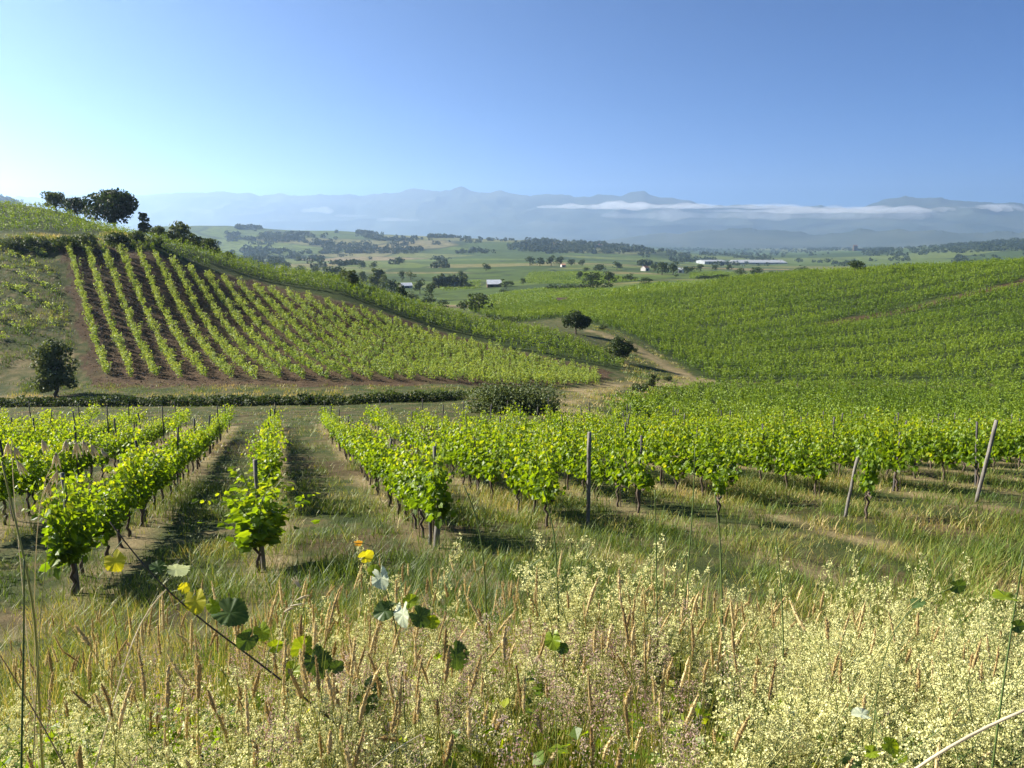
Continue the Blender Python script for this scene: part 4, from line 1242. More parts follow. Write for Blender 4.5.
mb = MB()
for d0, d1, dens, n, h, w, seg in [(5.0, 9.0, 60, 10, 0.34, 0.0065, 2), (9.0, 14.0, 38, 10, 0.32, 0.009, 2), (14.0, 22.0, 18, 10, 0.32, 0.013, 2), (22.0, 34.0, 5, 8, 0.26, 0.020, 1), (34.0, 48.0, 2.6, 7, 0.26, 0.030, 1), (48.0, 68.0, 1.6, 6, 0.22, 0.045, 1)]:
    P = spots(d0, d1, dens)
    x, y = P[:, 0], P[:, 1]
    cov = fbm(x * 0.7, y * 0.7, 41, 3)
    keep = rng.random(len(P)) < np.clip((cov - 0.30) * 5, 0.10, 1) * np.where((x < -3.0) & (y > 7.4) & (y < 16), np.clip((fbm(x * 0.6, y * 0.6, 47, 2) - 0.40) * 5, 0.08, 1), 1.0)
    if d0 > 45:
        keep &= ~inside(LOWR, x, y) & ~inside(SOIL, x, y) & (np.minimum(line_dist(PATH1, x, y), line_dist(PATH2, x, y)) > 2.0)
    P = P[keep]
    hh = h * (0.30 + 1.45 * np.clip(fbm(P[:, 0] * 0.42, P[:, 1] * 0.42, 42, 3), 0, 1) ** 1.5)
    blades(mb, P, n, 0.10 + 0.004 * d0, hh, w, 0.75, (straw(P, 0.15, 0.88), 0.19), seg)
# tall rank tufts between the rows
P = spots(8, 26, 1.1)
P = P[(fbm(P[:, 0] * 0.3, P[:, 1] * 0.3, 45, 2) > 0.50) & ~((P[:, 0] < -4.2) & (P[:, 1] < 14))]
blades(mb, P, 50, 0.16, 0.30 + 0.35 * rng.random(len(P)), 0.010, 0.70, (0.34, 0.18), 2)
tag(mb.build('meadow_grass', M['grass']), 'green and straw coloured meadow grass between the vine rows', None, None, 'stuff')

cm = MB()
x0, y0 = SOIL.min(0); x1, y1 = SOIL.max(0)
cx, cy_ = rng.uniform(x0, x1, 30000), rng.uniform(y0, y1, 30000)
ck = inside(SOIL, cx, cy_); cx, cy_ = cx[ck], cy_[ck]
OCT = np.array([[0.5, 0, 0], [0, 0.5, 0], [-0.5, 0, 0], [0, -0.5, 0], [0, 0, 0.4], [0, 0, -0.4]])
OCT_F = [[0, 1, 4], [1, 2, 4], [2, 3, 4], [3, 0, 4], [1, 0, 5], [2, 1, 5], [3, 2, 5], [0, 3, 5]]
cm.stamp(OCT, OCT_F, np.stack([cx, cy_, height(cx, cy_)], 1), 0.06 + 0.16 * rng.random(len(cx)) ** 3, unit(len(cx), 1.0), unit(len(cx)))
M['clod'] = leaf_mat('clod', [(0.0, (0.036, 0.023, 0.013)), (0.6, (0.090, 0.058, 0.032)), (1.0, (0.21, 0.145, 0.085))], 0.0, None, 0.95, 0.1, 0.0)
tag(cm.build('soil_clods', M['clod']), 'clods and small stones lying on the brown hillside soil', None, None, 'stuff')

# rough grass on the slopes and banks farther off
mb = MB()
def rough(px, dens, h, w, lo, hi, n=6, extra=None, dmin=1.5):
    poly = corners(px)
    x0, y0 = poly.min(0); x1, y1 = poly.max(0)
    m = int((x1 - x0) * (y1 - y0) * dens)
    x, y = rng.uniform(x0, x1, m), rng.uniform(y0, y1, m)
    k = inside(poly, x, y)
    if extra is not None:
        k &= extra(x, y)
    k &= rng.random(m) < np.clip((fbm(x * 0.4, y * 0.4, 51, 3) - 0.32) * 5, 0.08, 1)
    x, y = x[k], y[k]
    P = in_view(np.stack([x, y, height(x, y)], 1), 30, 0)
    tn = lo + (hi - lo) * np.clip((fbm(P[:, 0] * 0.18, P[:, 1] * 0.5, 52, 3) - 0.3) * 2.2, 0, 1)
    blades(mb, P, n, 0.25, h * (0.6 + 0.9 * fbm(P[:, 0] * 0.3, P[:, 1] * 0.3, 53, 2)), w, 0.5, (tn, 0.12), 1)
rough([(-60, 255), (58, 252), (80, 390), (-60, 396)], 4.2, 0.42, 0.07, 0.0, 0.55)
rough([(-60, 250), (60, 250), (150, 250), (150, 236), (100, 236), (-60, 236)], 4.0, 0.5, 0.07, 0.1, 0.9)
rough([(84, 384), (300, 386), (500, 391), (560, 396), (470, 401), (300, 402), (-60, 404), (-60, 394)], 3.5, 0.30, 0.05, 0.25, 0.9)
rough([(540, 420), (560, 396), (600, 388), (690, 384), (640, 402), (604, 414), (590, 426)], 2.2, 0.30, 0.06, 0.3, 0.95)
rough([(622, 372), (605, 345), (590, 328), (560, 322), (600, 326), (640, 342), (690, 370), (690, 384), (640, 384)], 1.5, 0.35, 0.08, 0.1, 0.8, 6, lambda x, y: line_dist(PATH1, x, y) > 1.6)
rough([(560, 398), (620, 384), (690, 385), (700, 378), (640, 376), (560, 388)], 1.6, 0.4, 0.07, 0.3, 0.95, 6, lambda x, y: line_dist(PATH2, x, y) > 1.2)
tag(mb.build('rough_grass', M['grass']), 'rough grass on the banks and slopes around the vineyards', None, None, 'stuff')

# ------------------------------------------------------------------ tall weeds of the bank in front
fr = np.random.default_rng(77)

def bank_points(n, d0, d1, umin=-40, umax=1064, clus=None):
    out = []
    u = fr.uniform(umin, umax, n * 3); d = d0 + (d1 - d0) * fr.random(n * 3) ** 0.8
    X = (u - 512) / F_PX * d / 0.93
    keep = np.ones(n * 3, bool)
    if clus is not None:
        keep = fr.random(n * 3) < clus(u, d)
    X, d = X[keep][:n], d[keep][:n]
    return np.stack([X, d, height(X, d)], 1)

# undergrowth: green blades and straw
mb = MB()
P = bank_points(5200, 1.15, 5.6)
u_, v_, _ = project(P)
blades(mb, P, 7, 0.05, np.clip(0.30 + 0.25 * fbm(P[:, 0] * 1.5, P[:, 1] * 1.5, 61, 3), 0, 1) * np.where((u_ < 190) & (P[:, 1] > 3.2), 0.65, 1.0), 0.0052, 0.35, (0.12 + 0.50 * fbm(P[:, 0] * 1.2, P[:, 1] * 1.2, 62, 3), 0.2), 3)
P = bank_points(700, 1.2, 4.6)
blades(mb, P, 3, 0.05, 0.62, 0.0045, 0.30, (0.72, 0.16), 3)
P = bank_points(900, 3.0, 6.5, -40, 1064)
blades(mb, P, 4, 0.06, 0.50 + 0.25 * fr.random(len(P)), 0.0055, 0.30, (0.72, 0.16), 3)
P = bank_points(420, 1.25, 2.5, 420, 720)
blades(mb, P, 6, 0.04, 0.50, 0.0055, 0.22, (0.40 + 0.25 * fr.random(len(P)), 0.14), 3)
tag(mb.build('bank_grass', M['grass']), 'thick green and dry grass covering the bank in front', None, None, 'stuff')

# slim seed heads on stalks
def stalks(n, d0, d1, h0, h1, umin, umax, clus, spike, mbs, lean=0.18):
    P = bank_points(n, d0, d1, umin, umax, clus)
    for p in P:
        h = fr.uniform(h0, h1)
        a = fr.normal(size=2) * lean * (2.0 if fr.random() < 0.12 else 0.6) + np.array([0.03, 0])
        t = np.linspace(0, 1, 6)
        Q = p + np.stack([a[0] * h * t ** 1.6, a[1] * h * t ** 1.6, h * t], 1)
        mbs.tube(Q, np.linspace(0.0019, 0.0011, 6), 3, 0.45 + 0.3 * fr.random(), 0, cap=False)
        dr = Q[-1] - Q[-2]; dr /= np.linalg.norm(dr)
        bend = np.array([fr.normal() * 0.18 + 0.06, fr.normal() * 0.18, 0])
        L = spike * (0.6 + 0.7 * fr.random())
        tt = np.linspace(0, 1, 10)
        S = Q[-1] + dr * (L * tt)[:, None] + bend * (L * tt ** 2 * 0.4)[:, None]
        r = 0.0040 * (0.7 + 0.7 * fr.random()) * np.sin(np.clip(tt * 0.94 + 0.06, 0, 1) * math.pi) ** 0.55 * (1 + 0.22 * fr.normal(size=10))
        tone = fr.random()
        mbs.tube(S, np.clip(r, 0.0007, 1), 6, tone, 1)
        k = 110
        f = fr.random(k)
        C = np.stack([np.interp(f, tt, S[:, j]) for j in range(3)], 1)
        o = fr.normal(size=(k, 3)); o /= np.linalg.norm(o, axis=1, keepdims=True)
        C = C + o * (np.interp(f, tt, r) * (0.9 + 0.8 * fr.random(k)))[:, None]
        mbs.stamp(KITE * np.array([0.45, 1, 1]), KITE_F, C, 0.0100, o + 0.5 * fr.normal(size=(k, 3)), dr[None] * 1.2 + o * 0.9, np.clip(tone + 0.25 * fr.normal(size=k), 0, 1), 1)
mb = MB()
mid = lambda u, d: np.clip(0.30 + 0.7 * np.exp(-((u - 300) / 170) ** 2) + 0.8 * np.exp(-((u - 660) / 75) ** 2), 0, 1)
stalks(470, 1.5, 4.2, 0.55, 0.86, -20, 1040, mid, 0.105, mb)
stalks(120, 3.2, 5.5, 0.55, 0.85, -20, 1040, lambda u, d: np.ones(len(u)), 0.10, mb)
stalks(70, 1.4, 2.6, 0.45, 0.70, 100, 620, lambda u, d: np.ones(len(u)), 0.075, mb)
tag(mb.build('seed_head_grass', [M['grass'], M['seed']]), 'tall grass stalks with slim tan seed heads on the front bank', None, None, 'stuff')

# airy pinkish panicles
mb = MB()
P = bank_points(290, 1.5, 3.6, 60, 860, lambda u, d: np.clip(0.18 + np.exp(-((u - 560) / 130) ** 2) + 0.6 * np.exp(-((u - 400) / 120) ** 2) + 0.4 * np.exp(-((u - 200) / 90) ** 2), 0, 1))
for p in P:
    h = fr.uniform(0.45, 0.68); a = fr.normal(size=2) * 0.14
    t = np.linspace(0, 1, 5)
    Q = p + np.stack([a[0] * h * t ** 1.5, a[1] * h * t ** 1.5, h * t], 1)
    mb.tube(Q, np.linspace(0.0014, 0.0008, 5), 3, 0.5, 0, cap=False)
    L = fr.uniform(0.10, 0.17); k = 110
    f = fr.random(k); an = fr.random(k) * 6.283
    rad = 0.05 * (1 - f) ** 0.7 * fr.random(k) ** 0.6 + 0.003
    C = Q[-1] + np.stack([np.cos(an) * rad + a[0] * L * f, np.sin(an) * rad + a[1] * L * f, (f - 0.35) * L + rad * 0.5], 1)
    mb.stamp(KITE * np.array([0.6, 1, 1]), KITE_F, C, 0.0085 * (0.6 + 0.7 * fr.random(k)), unit(k), unit(k, 0.8), np.clip(fr.random() * 0.6 + 0.4 * fr.random(k), 0, 1), 1)
tag(mb.build('panicle_grass', [M['grass'], M['awn']]), 'fine grass with airy pinkish flower plumes on the front bank', None, None, 'stuff')

# cream flowering bedstraw plants, each its own
def bedstraw(seed, n_stem=9, spread=0.13):
    gg = np.random.default_rng(seed + 300)
    st, fl = MB(), MB()
    for s in range(n_stem):
        b = gg.normal(size=2) * spread * 0.5; a = gg.normal(size=2) * 0.20
        h = 1.0 * (0.68 + 0.34 * gg.random())
        t = np.linspace(0, 1, 7)
        Q = np.stack([b[0] + a[0] * t ** 1.5, b[1] + a[1] * t ** 1.5, h * t - 0.03], 1)
        st.tube(Q, np.linspace(0.003, 0.0012, 7), 4, gg.random(), 0, cap=False)
        # whorls of small leaves low on the stem
        k = 46
        f = gg.uniform(0.12, 0.75, k); C = np.stack([np.interp(f, t, Q[:, j]) for j in range(3)], 1)
        o = gg.normal(size=(k, 3)); o[:, 2] *= 0.4; o /= np.linalg.norm(o, axis=1, keepdims=True)
        st.stamp(KITE * np.array([0.4, 1, 1]), KITE_F, C + o * 0.012, 0.028, np.tile(UP, (k, 1)) + 0.3 * gg.normal(size=(k, 3)), o, None, 0)
        nb = 24
        for j in range(nb):
            f = 0.36 + 0.62 * (j + gg.random()) / nb
            c = np.array([np.interp(f, t, Q[:, q]) for q in range(3)])
            an = gg.random() * 6.283
            L = (0.105 * (1.03 - f) + 0.018) * (0.7 + 0.6 * gg.random())
            e = c + np.array([math.cos(an) * L, math.sin(an) * L, L * 0.75])
            st.tube(np.stack([c, (c + e) / 2 + np.array([0, 0, -0.004]), e]), 0.0007, 3, 0.6, 0, cap=False)
            m = int(12 + 150 * L)
            g_ = gg.random(m) ** 0.6
            m = int(m * 2.2); tips = c + (e - c) * gg.uniform(0.3, 1.1, 4)[:, None] + gg.normal(size=(4, 3)) * 0.017
            C = tips[gg.integers(0, 4, m)] + gg.normal(size=(m, 3)) * 0.0052
            fl.stamp(KITE * np.array([1.25, 1, 1.0]), KITE_F, C, 0.0072 * (0.6 + 0.8 * gg.random(m)), unit(m, 0.7), unit(m), np.clip(0.25 + 0.6 * gg.random(m) + 0.3 * (f - 0.5), 0, 1))
    return st.mesh('stems', M['stem_green']), fl.mesh('blossom', M['flower'])
BS = [bedstraw(i, [9, 7, 10, 8, 11, 6][i]) for i in range(6)]
bed = []
def bed_at(u, v, d, lab=None, wide=1.0):
    t = pix(u, v, d); gz_ = gz(t[0], t[1]); h = t[2] - gz_
    bed.append((t[0], t[1], gz_, h, lab, wide))
bed_at(592, 528, 3.6, 'tallest cream flowering weed in the middle with a dense pointed plume', 1.5)
for q in ((584, 545, 3.7), (604, 540, 3.62), (612, 560, 3.4), (570, 562, 3.4), (598, 575, 3.2), (630, 585, 3.2)):
    bed_at(*q, 'cream flowering weed crowding round the tallest plume in the middle of the bank', 1.3)
bed_at(622, 562, 3.5, 'cream flowering weed just right of the tallest plume')
bed_at(394, 545, 3.4, 'cream flowering weed behind the yellow leaved shoot')
bed_at(350, 590, 3.2, 'cream flowering weed at the left edge of the middle group')
bed_at(820, 520, 4.3, 'slim cream flowering weed standing up below the short leaning stake')
bed_at(950, 530, 4.2, 'tall cream flowering weed below the long leaning post')
grp = 'cream flowering weeds on the front bank'
same = 'cream flowering weed among the crowded flowering weeds on the right of the front bank'
for i in range(54):
    u = 690 + 370 * fr.random(); d = 1.7 + 2.6 * fr.random()
    v = 560 + (4.3 - d) * 34 + 40 * fr.random() + 26 * (u < 780)
    bed_at(u, v, d, None)
n_right = len(bed)
for i in range(40):
    u = 340 + 330 * fr.random(); d = 1.9 + 1.9 * fr.random()
    if u > 470 and d < 2.7:
        d += 0.9
    bed_at(u, 594 + (3.8 - d) * 45 + 60 * fr.random() - 22 * math.exp(-((u - 600) / 50) ** 2), d, None)
n_mid = len(bed)
for i in range(22):
    u = -20 + 380 * fr.random(); d = 1.6 + 1.5 * fr.random()
    bed_at(u, 640 + (3.1 - d) * 40 + 50 * fr.random() - 18 * (u > 200), d, None)
for i, (x, y, z, h, lab, wide) in enumerate(bed):
    if h < 0.2:
        continue
    h = min(h, 1.25)
    sm, fm_ = BS[int(fr.integers(6))]
    o = empty('flowering_weed', (x, y, z), fr.random() * 6.28, lab or (same if i < n_right else ('cream flowering weed among the seed heads in the middle of the front bank' if i < n_mid else 'cream flowering weed low among the grasses on the left of the front bank')), 'flowering weed',
              'cream flowering weeds round the tallest plume' if lab and 'crowding' in lab else (None if lab else grp))
    a = link_copy('stems', sm, o); b = link_copy('blossom', fm_, o)
    o.scale = (0.85 * wide * (0.8 + 0.4 * fr.random()), 0.85 * wide, h)

# broad leaved herbs low on the bank
mb = MB()
P = bank_points(620, 1.3, 3.2, -30, 1050, lambda u, d: np.clip(0.25 + 1.0 * (u < 200) + 0.5 * (np.abs(u - 900) < 60), 0, 1))
for p in P:
    k = 5
    C = p + np.stack([fr.normal(size=k) * 0.04, fr.normal(size=k) * 0.04, 0.16 + 0.36 * fr.random(k)], 1)
    T = fr.normal(size=(k, 3)); T[:, 2] = 0.2
    mb.stamp(KITE * np.array([1.25, 1, 1]), KITE_F, C, 0.045 * (0.6 + 0.7 * fr.random(k)), unit(k, 1.0), T)
tag(mb.build('herb_leaves', M['vine_leaf']), 'small broad green leaves low among the grasses of the front bank', None, None, 'stuff')
# ==GRASS-END==

# ------------------------------------------------------------------ single plants that stand out in front
M['leaf_yellow'] = leaf_mat('leaf_yellow', [(0.0, (0.34, 0.33, 0.02)), (1.0, (0.52, 0.46, 0.03))], 0.5, (1.5, 1.4, 0.5), 0.4, 0.4, 0.0)
M['leaf_lime'] = leaf_mat('leaf_lime', [(0.0, (0.16, 0.24, 0.012)), (1.0, (0.28, 0.34, 0.02))], 0.5, (1.7, 1.5, 0.5), 0.4, 0.4, 0.0)
M['leaf_dark'] = leaf_mat('leaf_dark', [(0.0, (0.030, 0.065, 0.014)), (1.0, (0.09, 0.14, 0.035))], 0.35, (1.8, 1.6, 0.5), 0.45, 0.35, 0.0)
M['leaf_pale'] = leaf_mat('leaf_pale', [(0.0, (0.42, 0.47, 0.30)), (1.0, (0.55, 0.58, 0.42))], 0.3, (1.1, 1.1, 0.8), 0.4, 0.5, 0.0)
M['leaf_orange'] = leaf_mat('leaf_orange', [(0.0, (0.45, 0.24, 0.04)), (1.0, (0.55, 0.32, 0.06))], 0.4, (1.3, 1.1, 0.5), 0.5, 0.3, 0.0)

def smooth(pts, n=24):
    pts = np.asarray(pts, float)
    t = np.r_[0, np.cumsum(np.linalg.norm(np.diff(pts, axis=0), axis=1))]; t /= t[-1]; q = np.linspace(0, 1, n)
    out = np.stack([np.interp(q, t, pts[:, i]) for i in range(3)], 1)
    for _ in range(3):
        out[1:-1] = 0.25 * out[:-2] + 0.5 * out[1:-1] + 0.25 * out[2:]
    return out

def stem_points(px, d, to_ground=True):
    """Stem through pixels given from the top down; the lowest end goes on into the ground."""
    P = [pix(u, v, d + 0.04 * math.sin(1.7 * i)) for i, (u, v) in enumerate(px)]
    if to_ground:
        dr = (P[-1] - P[-2]) / np.linalg.norm(P[-1] - P[-2])
        dr = dr + np.array([0, 0.0, -0.25]); dr /= np.linalg.norm(dr)
        for _ in range(60):
            b = P[-1] + dr * 0.06
            P.append(b)
            if b[2] < gz(b[0], b[1]) - 0.02:
                break
    return np.array(P)

def fine_leaf(seed, width):
    """A lobed, toothed, slightly curled leaf of unit length; faces along its veins are paler."""
    gg = np.random.default_rng(seed)
    na, nr_ = 56, 6
    a = np.linspace(0, 2 * math.pi, na, endpoint=False)       # 0 = tip
    lobes = 0.47 + 0.020 * np.cos(5 * a) - 0.03 * np.cos(a * 2 + math.pi) + 0.022 * np.cos(28 * a) + 0.015 * gg.normal(size=na)
    lobes *= 1 - 0.62 * np.exp(-((np.abs(a - math.pi)) / 0.22) ** 2)
    ph = gg.random(3) * 6.28
    V = [(0, 0.42, 0)]
    for k in range(1, nr_ + 1):
        q = k / nr_
        x, y = np.sin(a) * lobes * q * 1.12 * width, 0.42 + np.cos(a) * lobes * q * 1.15
        z = 0.20 * np.abs(x) - 0.28 * (y - 0.42) ** 2 + 0.022 * q * np.sin(5 * a + ph[0]) + 0.018 * q * q * np.sin(11 * a + ph[1]) + 0.05 * q * q * np.sin(a + ph[2])
        V += list(zip(x, y, z))
    V = np.array(V)
    F3 = np.array([[0, 1 + i, 1 + (i + 1) % na] for i in range(na)])
    F4 = np.array([[1 + k * na + i, 1 + (k + 1) * na + i, 1 + (k + 1) * na + (i + 1) % na, 1 + k * na + (i + 1) % na] for k in range(nr_ - 1) for i in range(na)])
    am = (a + math.pi / na)
    vein = np.max([np.exp(-((np.angle(np.exp(1j * (am - v)))) / 0.05) ** 2) for v in (0, 1.1, -1.1, 2.1, -2.1)], axis=0)
    base = 0.25 + 0.2 * gg.random(na)
    return V, F3, F4, np.clip(base + 0.45 * vein, 0, 1), np.clip(np.tile(base + 0.45 * vein, nr_ - 1) + 0.12 * gg.normal(size=na * (nr_ - 1)), 0, 1)

LEAF_SEED = [0]
def one_leaf(parent, stemP, origin, u, v, d, size_px, rot, facing, mat, label=None, width=1.0, name='leaf'):
    """One leaf centred on a point; rot turns its tip in the plane facing the viewer, facing tilts it; a stalk joins it to the stem."""
    c = pix(u, v, d); s = size_px * 0.74 * d / F_PX
    view = -c / np.linalg.norm(c)
    right = np.array([1.0, 0, 0]); upv = np.cross(view, right) * -1
    if upv[2] < 0: upv = -upv
    T = math.cos(rot) * upv + math.sin(rot) * right
    side = np.cross(T, view)
    N = math.cos(facing) * view + math.sin(facing) * side + np.array([-0.25, 0, 0.25])
    N /= np.linalg.norm(N)
    B = np.cross(T, N); B /= np.linalg.norm(B); N = np.cross(B, T)
    LEAF_SEED[0] += 1
    V, F3, F4, r3, r4 = fine_leaf(LEAF_SEED[0], width)
    W = (c - origin) + s * (V[:, 0:1] * B + (V[:, 1:2] - 0.42) * T + V[:, 2:3] * N)
    mb = MB(); mb.add(W, [F3], r3, smooth=True)
    mb.F.append(F4); mb.R.append(r4); mb.M.append(np.zeros(len(F4), np.int32)); mb.S.append(np.ones(len(F4), bool))
    a = c - origin - T * s * 0.36
    near = stemP[np.argmin(np.linalg.norm(stemP - origin - a, axis=1))] - origin
    mb.tube(smooth([a, (a + near) / 2 + np.array([0, 0, 0.006]), near], 6), 0.0011, 4, 0.2, 1)
    o = mb.build(name, [M[mat], M['stem_green']], parent)
    if label: o['label'] = label
    return o

def shoot(name, label, cat, px, d, r, stem_mat, leaves):
    P = smooth(stem_points(px, d)); org = P[-1].copy()
    root = empty(name, org, 0, label, cat)
    MB().tube(P - org, np.linspace(r * 0.45, r, len(P)), 7, 0.5).build('stem', M[stem_mat], root)
    for lf in leaves:
        one_leaf(root, P, org, *lf)
    return root

shoot('grapevine_shoot', 'dark stemmed vine shoot slanting up to a yellow leaf in the left foreground', 'vine shoot',
      [(110, 522), (124, 541), (146, 570), (168, 592), (205, 624), (250, 655), (285, 684), (325, 712)], 2.1, 0.0042, 'purple_stem', [
    (115, 561, 2.1, 30, 2.6, 0.15, 'leaf_yellow', 'bright yellow leaf hanging near the shoot tip'), (176, 569, 2.1, 32, 1.45, 1.15, 'leaf_pale', 'pale leaf seen edge on'), (158, 567, 2.08, 22, -1.2, 0.7, 'leaf_dark', None),
    (196, 601, 2.1, 34, 2.9, 0.3, 'leaf_yellow', 'bright yellow green leaf beside the dark leaf'), (184, 588, 2.08, 16, 0.8, 0.5, 'leaf_yellow', None), (213, 606, 2.1, 22, 2.2, 0.6, 'leaf_lime', None),
    (230, 613, 2.12, 46, 1.9, -0.5, 'leaf_dark', 'large dark blue green leaf'), (262, 632, 2.1, 26, 2.6, 0.2, 'leaf_lime', None), (247, 640, 2.08, 30, -2.4, -0.5, 'leaf_dark', None),
    (303, 648, 2.14, 34, 0.4, 0.3, 'leaf_lime', None), (316, 661, 2.12, 46, 2.5, -0.6, 'leaf_dark', 'large dark lowest leaf'), (292, 672, 2.1, 30, -2.7, 0.2, 'leaf_lime', None), (275, 646, 2.1, 20, 1.2, 0.6, 'leaf_lime', None), (336, 668, 2.1, 22, 1.0, 0.5, 'leaf_dark', None)])
shoot('grapevine_shoot', 'upright vine shoot with yellow, pale and dark leaves among the flowers in the centre left', 'vine shoot',
      [(372, 546), (378, 560), (386, 590), (396, 625), (402, 660), (404, 700)], 2.2, 0.003, 'stem_green', [
    (358, 543, 2.2, 11, 1.4, 0.9, 'leaf_orange', 'small orange leaf'), (366, 556, 2.2, 20, 1.0, 0.8, 'leaf_yellow', 'small yellow leaf'), (381, 578, 2.18, 30, 2.8, 0.5, 'leaf_pale', 'pale whitish leaf'), (374, 571, 2.2, 18, -1.0, 0.4, 'leaf_lime', None),
    (385, 611, 2.2, 30, -1.9, 0.2, 'leaf_dark', None), (410, 601, 2.2, 20, 1.0, 0.2, 'leaf_lime', None), (403, 614, 2.16, 34, 3.0, 1.0, 'leaf_pale', 'narrow pale hanging leaf'), (420, 617, 2.2, 30, 2.3, -0.4, 'leaf_dark', None),
    (432, 622, 2.2, 20, 1.6, 0.3, 'leaf_lime', None), (456, 655, 2.2, 38, 2.7, -0.5, 'leaf_dark', 'grey green leaf at the right side'), (367, 701, 2.1, 34, -2.7, -0.3, 'leaf_dark', None), (374, 684, 2.1, 24, -1.4, 0.2, 'leaf_dark', None)])
shoot('bramble_stem', 'thin bramble stem with glossy dark leaves in the right foreground', 'bramble',
      [(952, 588), (930, 594), (910, 606), (893, 628), (880, 668), (874, 720)], 1.9, 0.0022, 'stem_green', [
    (958, 586, 1.9, 22, 1.5, 0.9, 'leaf_dark', 'glossy dark leaf at the tip'), (918, 603, 1.9, 20, -2.2, 0.5, 'leaf_dark', None), (862, 714, 1.85, 26, -1.5, 0.8, 'leaf_pale', None), (852, 762, 1.8, 26, 1.0, 0.4, 'leaf_dark', None), (890, 745, 1.8, 24, 2.0, 0.3, 'leaf_lime', None), (872, 752, 1.8, 22, -2.0, 0.3, 'leaf_lime', None), (900, 756, 1.8, 20, 1.0, 0.2, 'leaf_lime', None)])
shoot('herb_stem', 'green leafy stem at the right edge below the leaning post', 'herb',
      [(1023, 560), (1016, 600), (1008, 650), (1000, 710)], 1.9, 0.0042, 'stem_green', [(1006, 597, 1.9, 32, -1.5, 1.0, 'leaf_lime', None), (1018, 626, 1.9, 20, 1.6, 0.6, 'leaf_dark', None)])
shoot('herb_stem', 'stem with one yellow green leaf among pink plumes in the middle foreground', 'herb', [(552, 630), (556, 650), (556, 700)], 2.0, 0.002, 'stem_green', [(553, 640, 2.0, 26, 3.0, 0.3, 'leaf_lime', None), (562, 648, 2.0, 18, 2.0, 0.3, 'leaf_dark', None)])

def stalk(px, d, r, label, mat='stem_green', name='tall_stalk', cat='stalk', taper=0.4, tone=0.5):
    P = smooth(stem_points(px, d)); org = P[-1].copy()
    o = MB().tube(P - org, np.linspace(r * taper, r, len(P)), 7, tone).build(name, M[mat])
    o.location = org
    return tag(o, label, cat)
stalk([(464, 486), (472, 500), (480, 530), (485, 570), (486, 605)], 3.4, 0.0065, 'tall thin green stalk bending left in front of the vine row end')
stalk([(543, 488), (550, 510), (556, 545), (558, 600)], 3.4, 0.0065, 'tall thin green stalk bending left, left of the tall grey post')
stalk([(655, 490), (656, 540), (657, 600)], 3.4, 0.006, 'straight dark green stalk right of the tallest cream flowers')
stalk([(695, 448), (694, 490), (691, 530), (687, 580)], 3.6, 0.006, 'tallest thin dark stalk in front of the right hand vine rows')
stalk([(715, 494), (719, 520), (721, 560), (722, 600)], 3.4, 0.0075, 'thick green stalk below the tuft of vine leaves')
stalk([(776, 538), (780, 570), (783, 620), (784, 680)], 2.8, 0.005, 'thin green stalk left of the crowded flowering weeds')
stalk([(2, 462), (8, 490), (18, 530), (28, 575), (36, 620), (38, 680)], 1.9, 0.0055, 'yellow stalk leaning left at the left edge', 'yellow_stem')
stalk([(48, 545), (44, 575), (40, 620)], 1.9, 0.0022, 'short thin yellow stalk beside the leaning yellow stalk', 'yellow_stem')
stalk([(0, 655), (25, 695), (48, 735), (66, 768)], 1.6, 0.0030, 'brown dry stem slanting down at the lower left corner', 'seed', tone=0.1)
stalk([(24, 560), (24, 640), (22, 720), (21, 790)], 1.6, 0.0040, 'upright green stem at the lower left edge')
stalk([(1030, 708), (995, 722), (965, 738), (930, 758), (905, 775)], 1.5, 0.0042, 'pale thick grass stem slanting across the lower right corner', 'oat', taper=0.8)
stalk([(928, 592), (905, 608), (880, 632), (856, 655)], 1.8, 0.0014, 'pale yellow grass stem slanting left from the bramble tip, upper one', 'yellow_stem', taper=0.8)
stalk([(912, 606), (890, 635), (865, 672), (842, 710)], 1.8, 0.0014, 'pale yellow grass stem slanting left from the bramble tip, lower one', 'yellow_stem', taper=0.8)
stalk([(166, 590), (150, 605), (138, 625), (128, 652)], 2.0, 0.0035, 'pale drooping seed head under the slanting vine shoot', 'oat', taper=0.5)
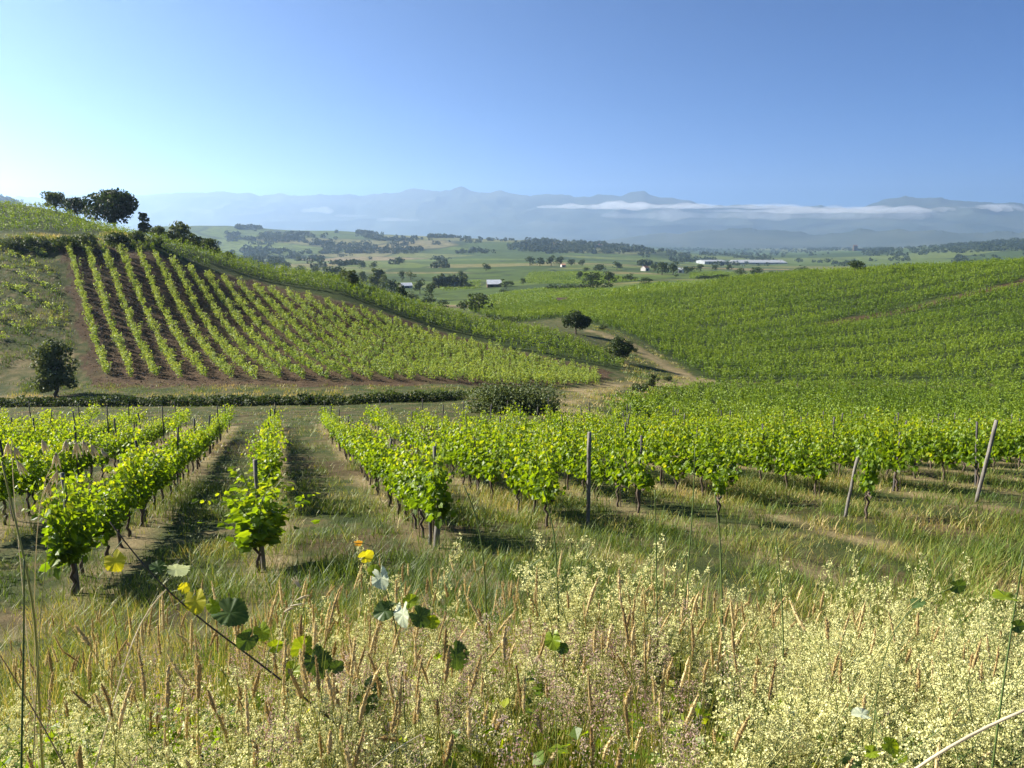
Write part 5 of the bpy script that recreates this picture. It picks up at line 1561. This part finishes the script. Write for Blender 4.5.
stalk([(420, 735), (395, 748), (362, 775)], 1.6, 0.0028, 'pale dry grass stem low in the middle foreground', 'oat')

def oats(px, d, spikes, label):
    P = smooth(stem_points(px, d)); org = P[-1].copy()
    root = empty('wild_oat', org, 0, label, 'wild oat')
    MB().tube(P - org, np.linspace(0.0008, 0.0018, len(P)), 5, 0.6).build('stem', M['oat'], root)
    for (u, v, L, a) in spikes:
        c = pix(u, v, d) - org; s = L * d / F_PX
        dr = np.array([math.sin(a), 0.1, -math.cos(a)])
        mb = MB()
        for q in (-0.22, 0.0, 0.22):
            dd = dr + np.array([q, 0.3 * q, 0]); dd /= np.linalg.norm(dd)
            t = np.linspace(0, 1, 7)
            mb.tube(c + dd * (s * t)[:, None], np.clip(0.0028 * np.sin(np.clip(t * 1.05 + 0.02, 0, 1) * math.pi) ** 0.8, 0.0004, 1), 5, 0.3 + 0.6 * rng.random())
        top = P[np.argmin(np.linalg.norm(P - org - c, axis=1))] - org
        mb.tube(smooth([top, (top + c) / 2 + np.array([0, 0, 0.006]), c], 6), 0.0006, 4, 0.6)
        mb.build('spikelet', M['oat'], root)
oats([(104, 450), (98, 442), (88, 434), (74, 431), (60, 436), (48, 450), (40, 480), (36, 530), (34, 600)], 1.9,
     [(76, 441, 20, -0.1), (83, 440, 18, 0.1), (91, 444, 17, 0.25), (101, 450, 10, 0.6), (58, 470, 22, -0.5), (49, 482, 18, -0.3), (42, 440, 16, 0.2), (66, 440, 14, -0.2), (56, 452, 20, -0.15)], 'pale wild oat arching over with drooping spikelets in front of the left vines')
oats([(12, 440), (10, 455), (14, 490), (20, 560)], 2.0, [(8, 442, 18, -0.2), (14, 446, 16, 0.2), (17, 460, 18, 0.3)], 'pale wild oat with few spikelets at the left edge')
oats([(302, 586), (294, 598), (284, 616), (276, 650)], 2.1, [(300, 588, 14, -2.6), (296, 600, 16, 1.9), (290, 606, 16, -1.4 + 3.1), (284, 612, 12, 2.0)], 'pale wild oat spikelets right of the slanting vine shoot')
# ==END==
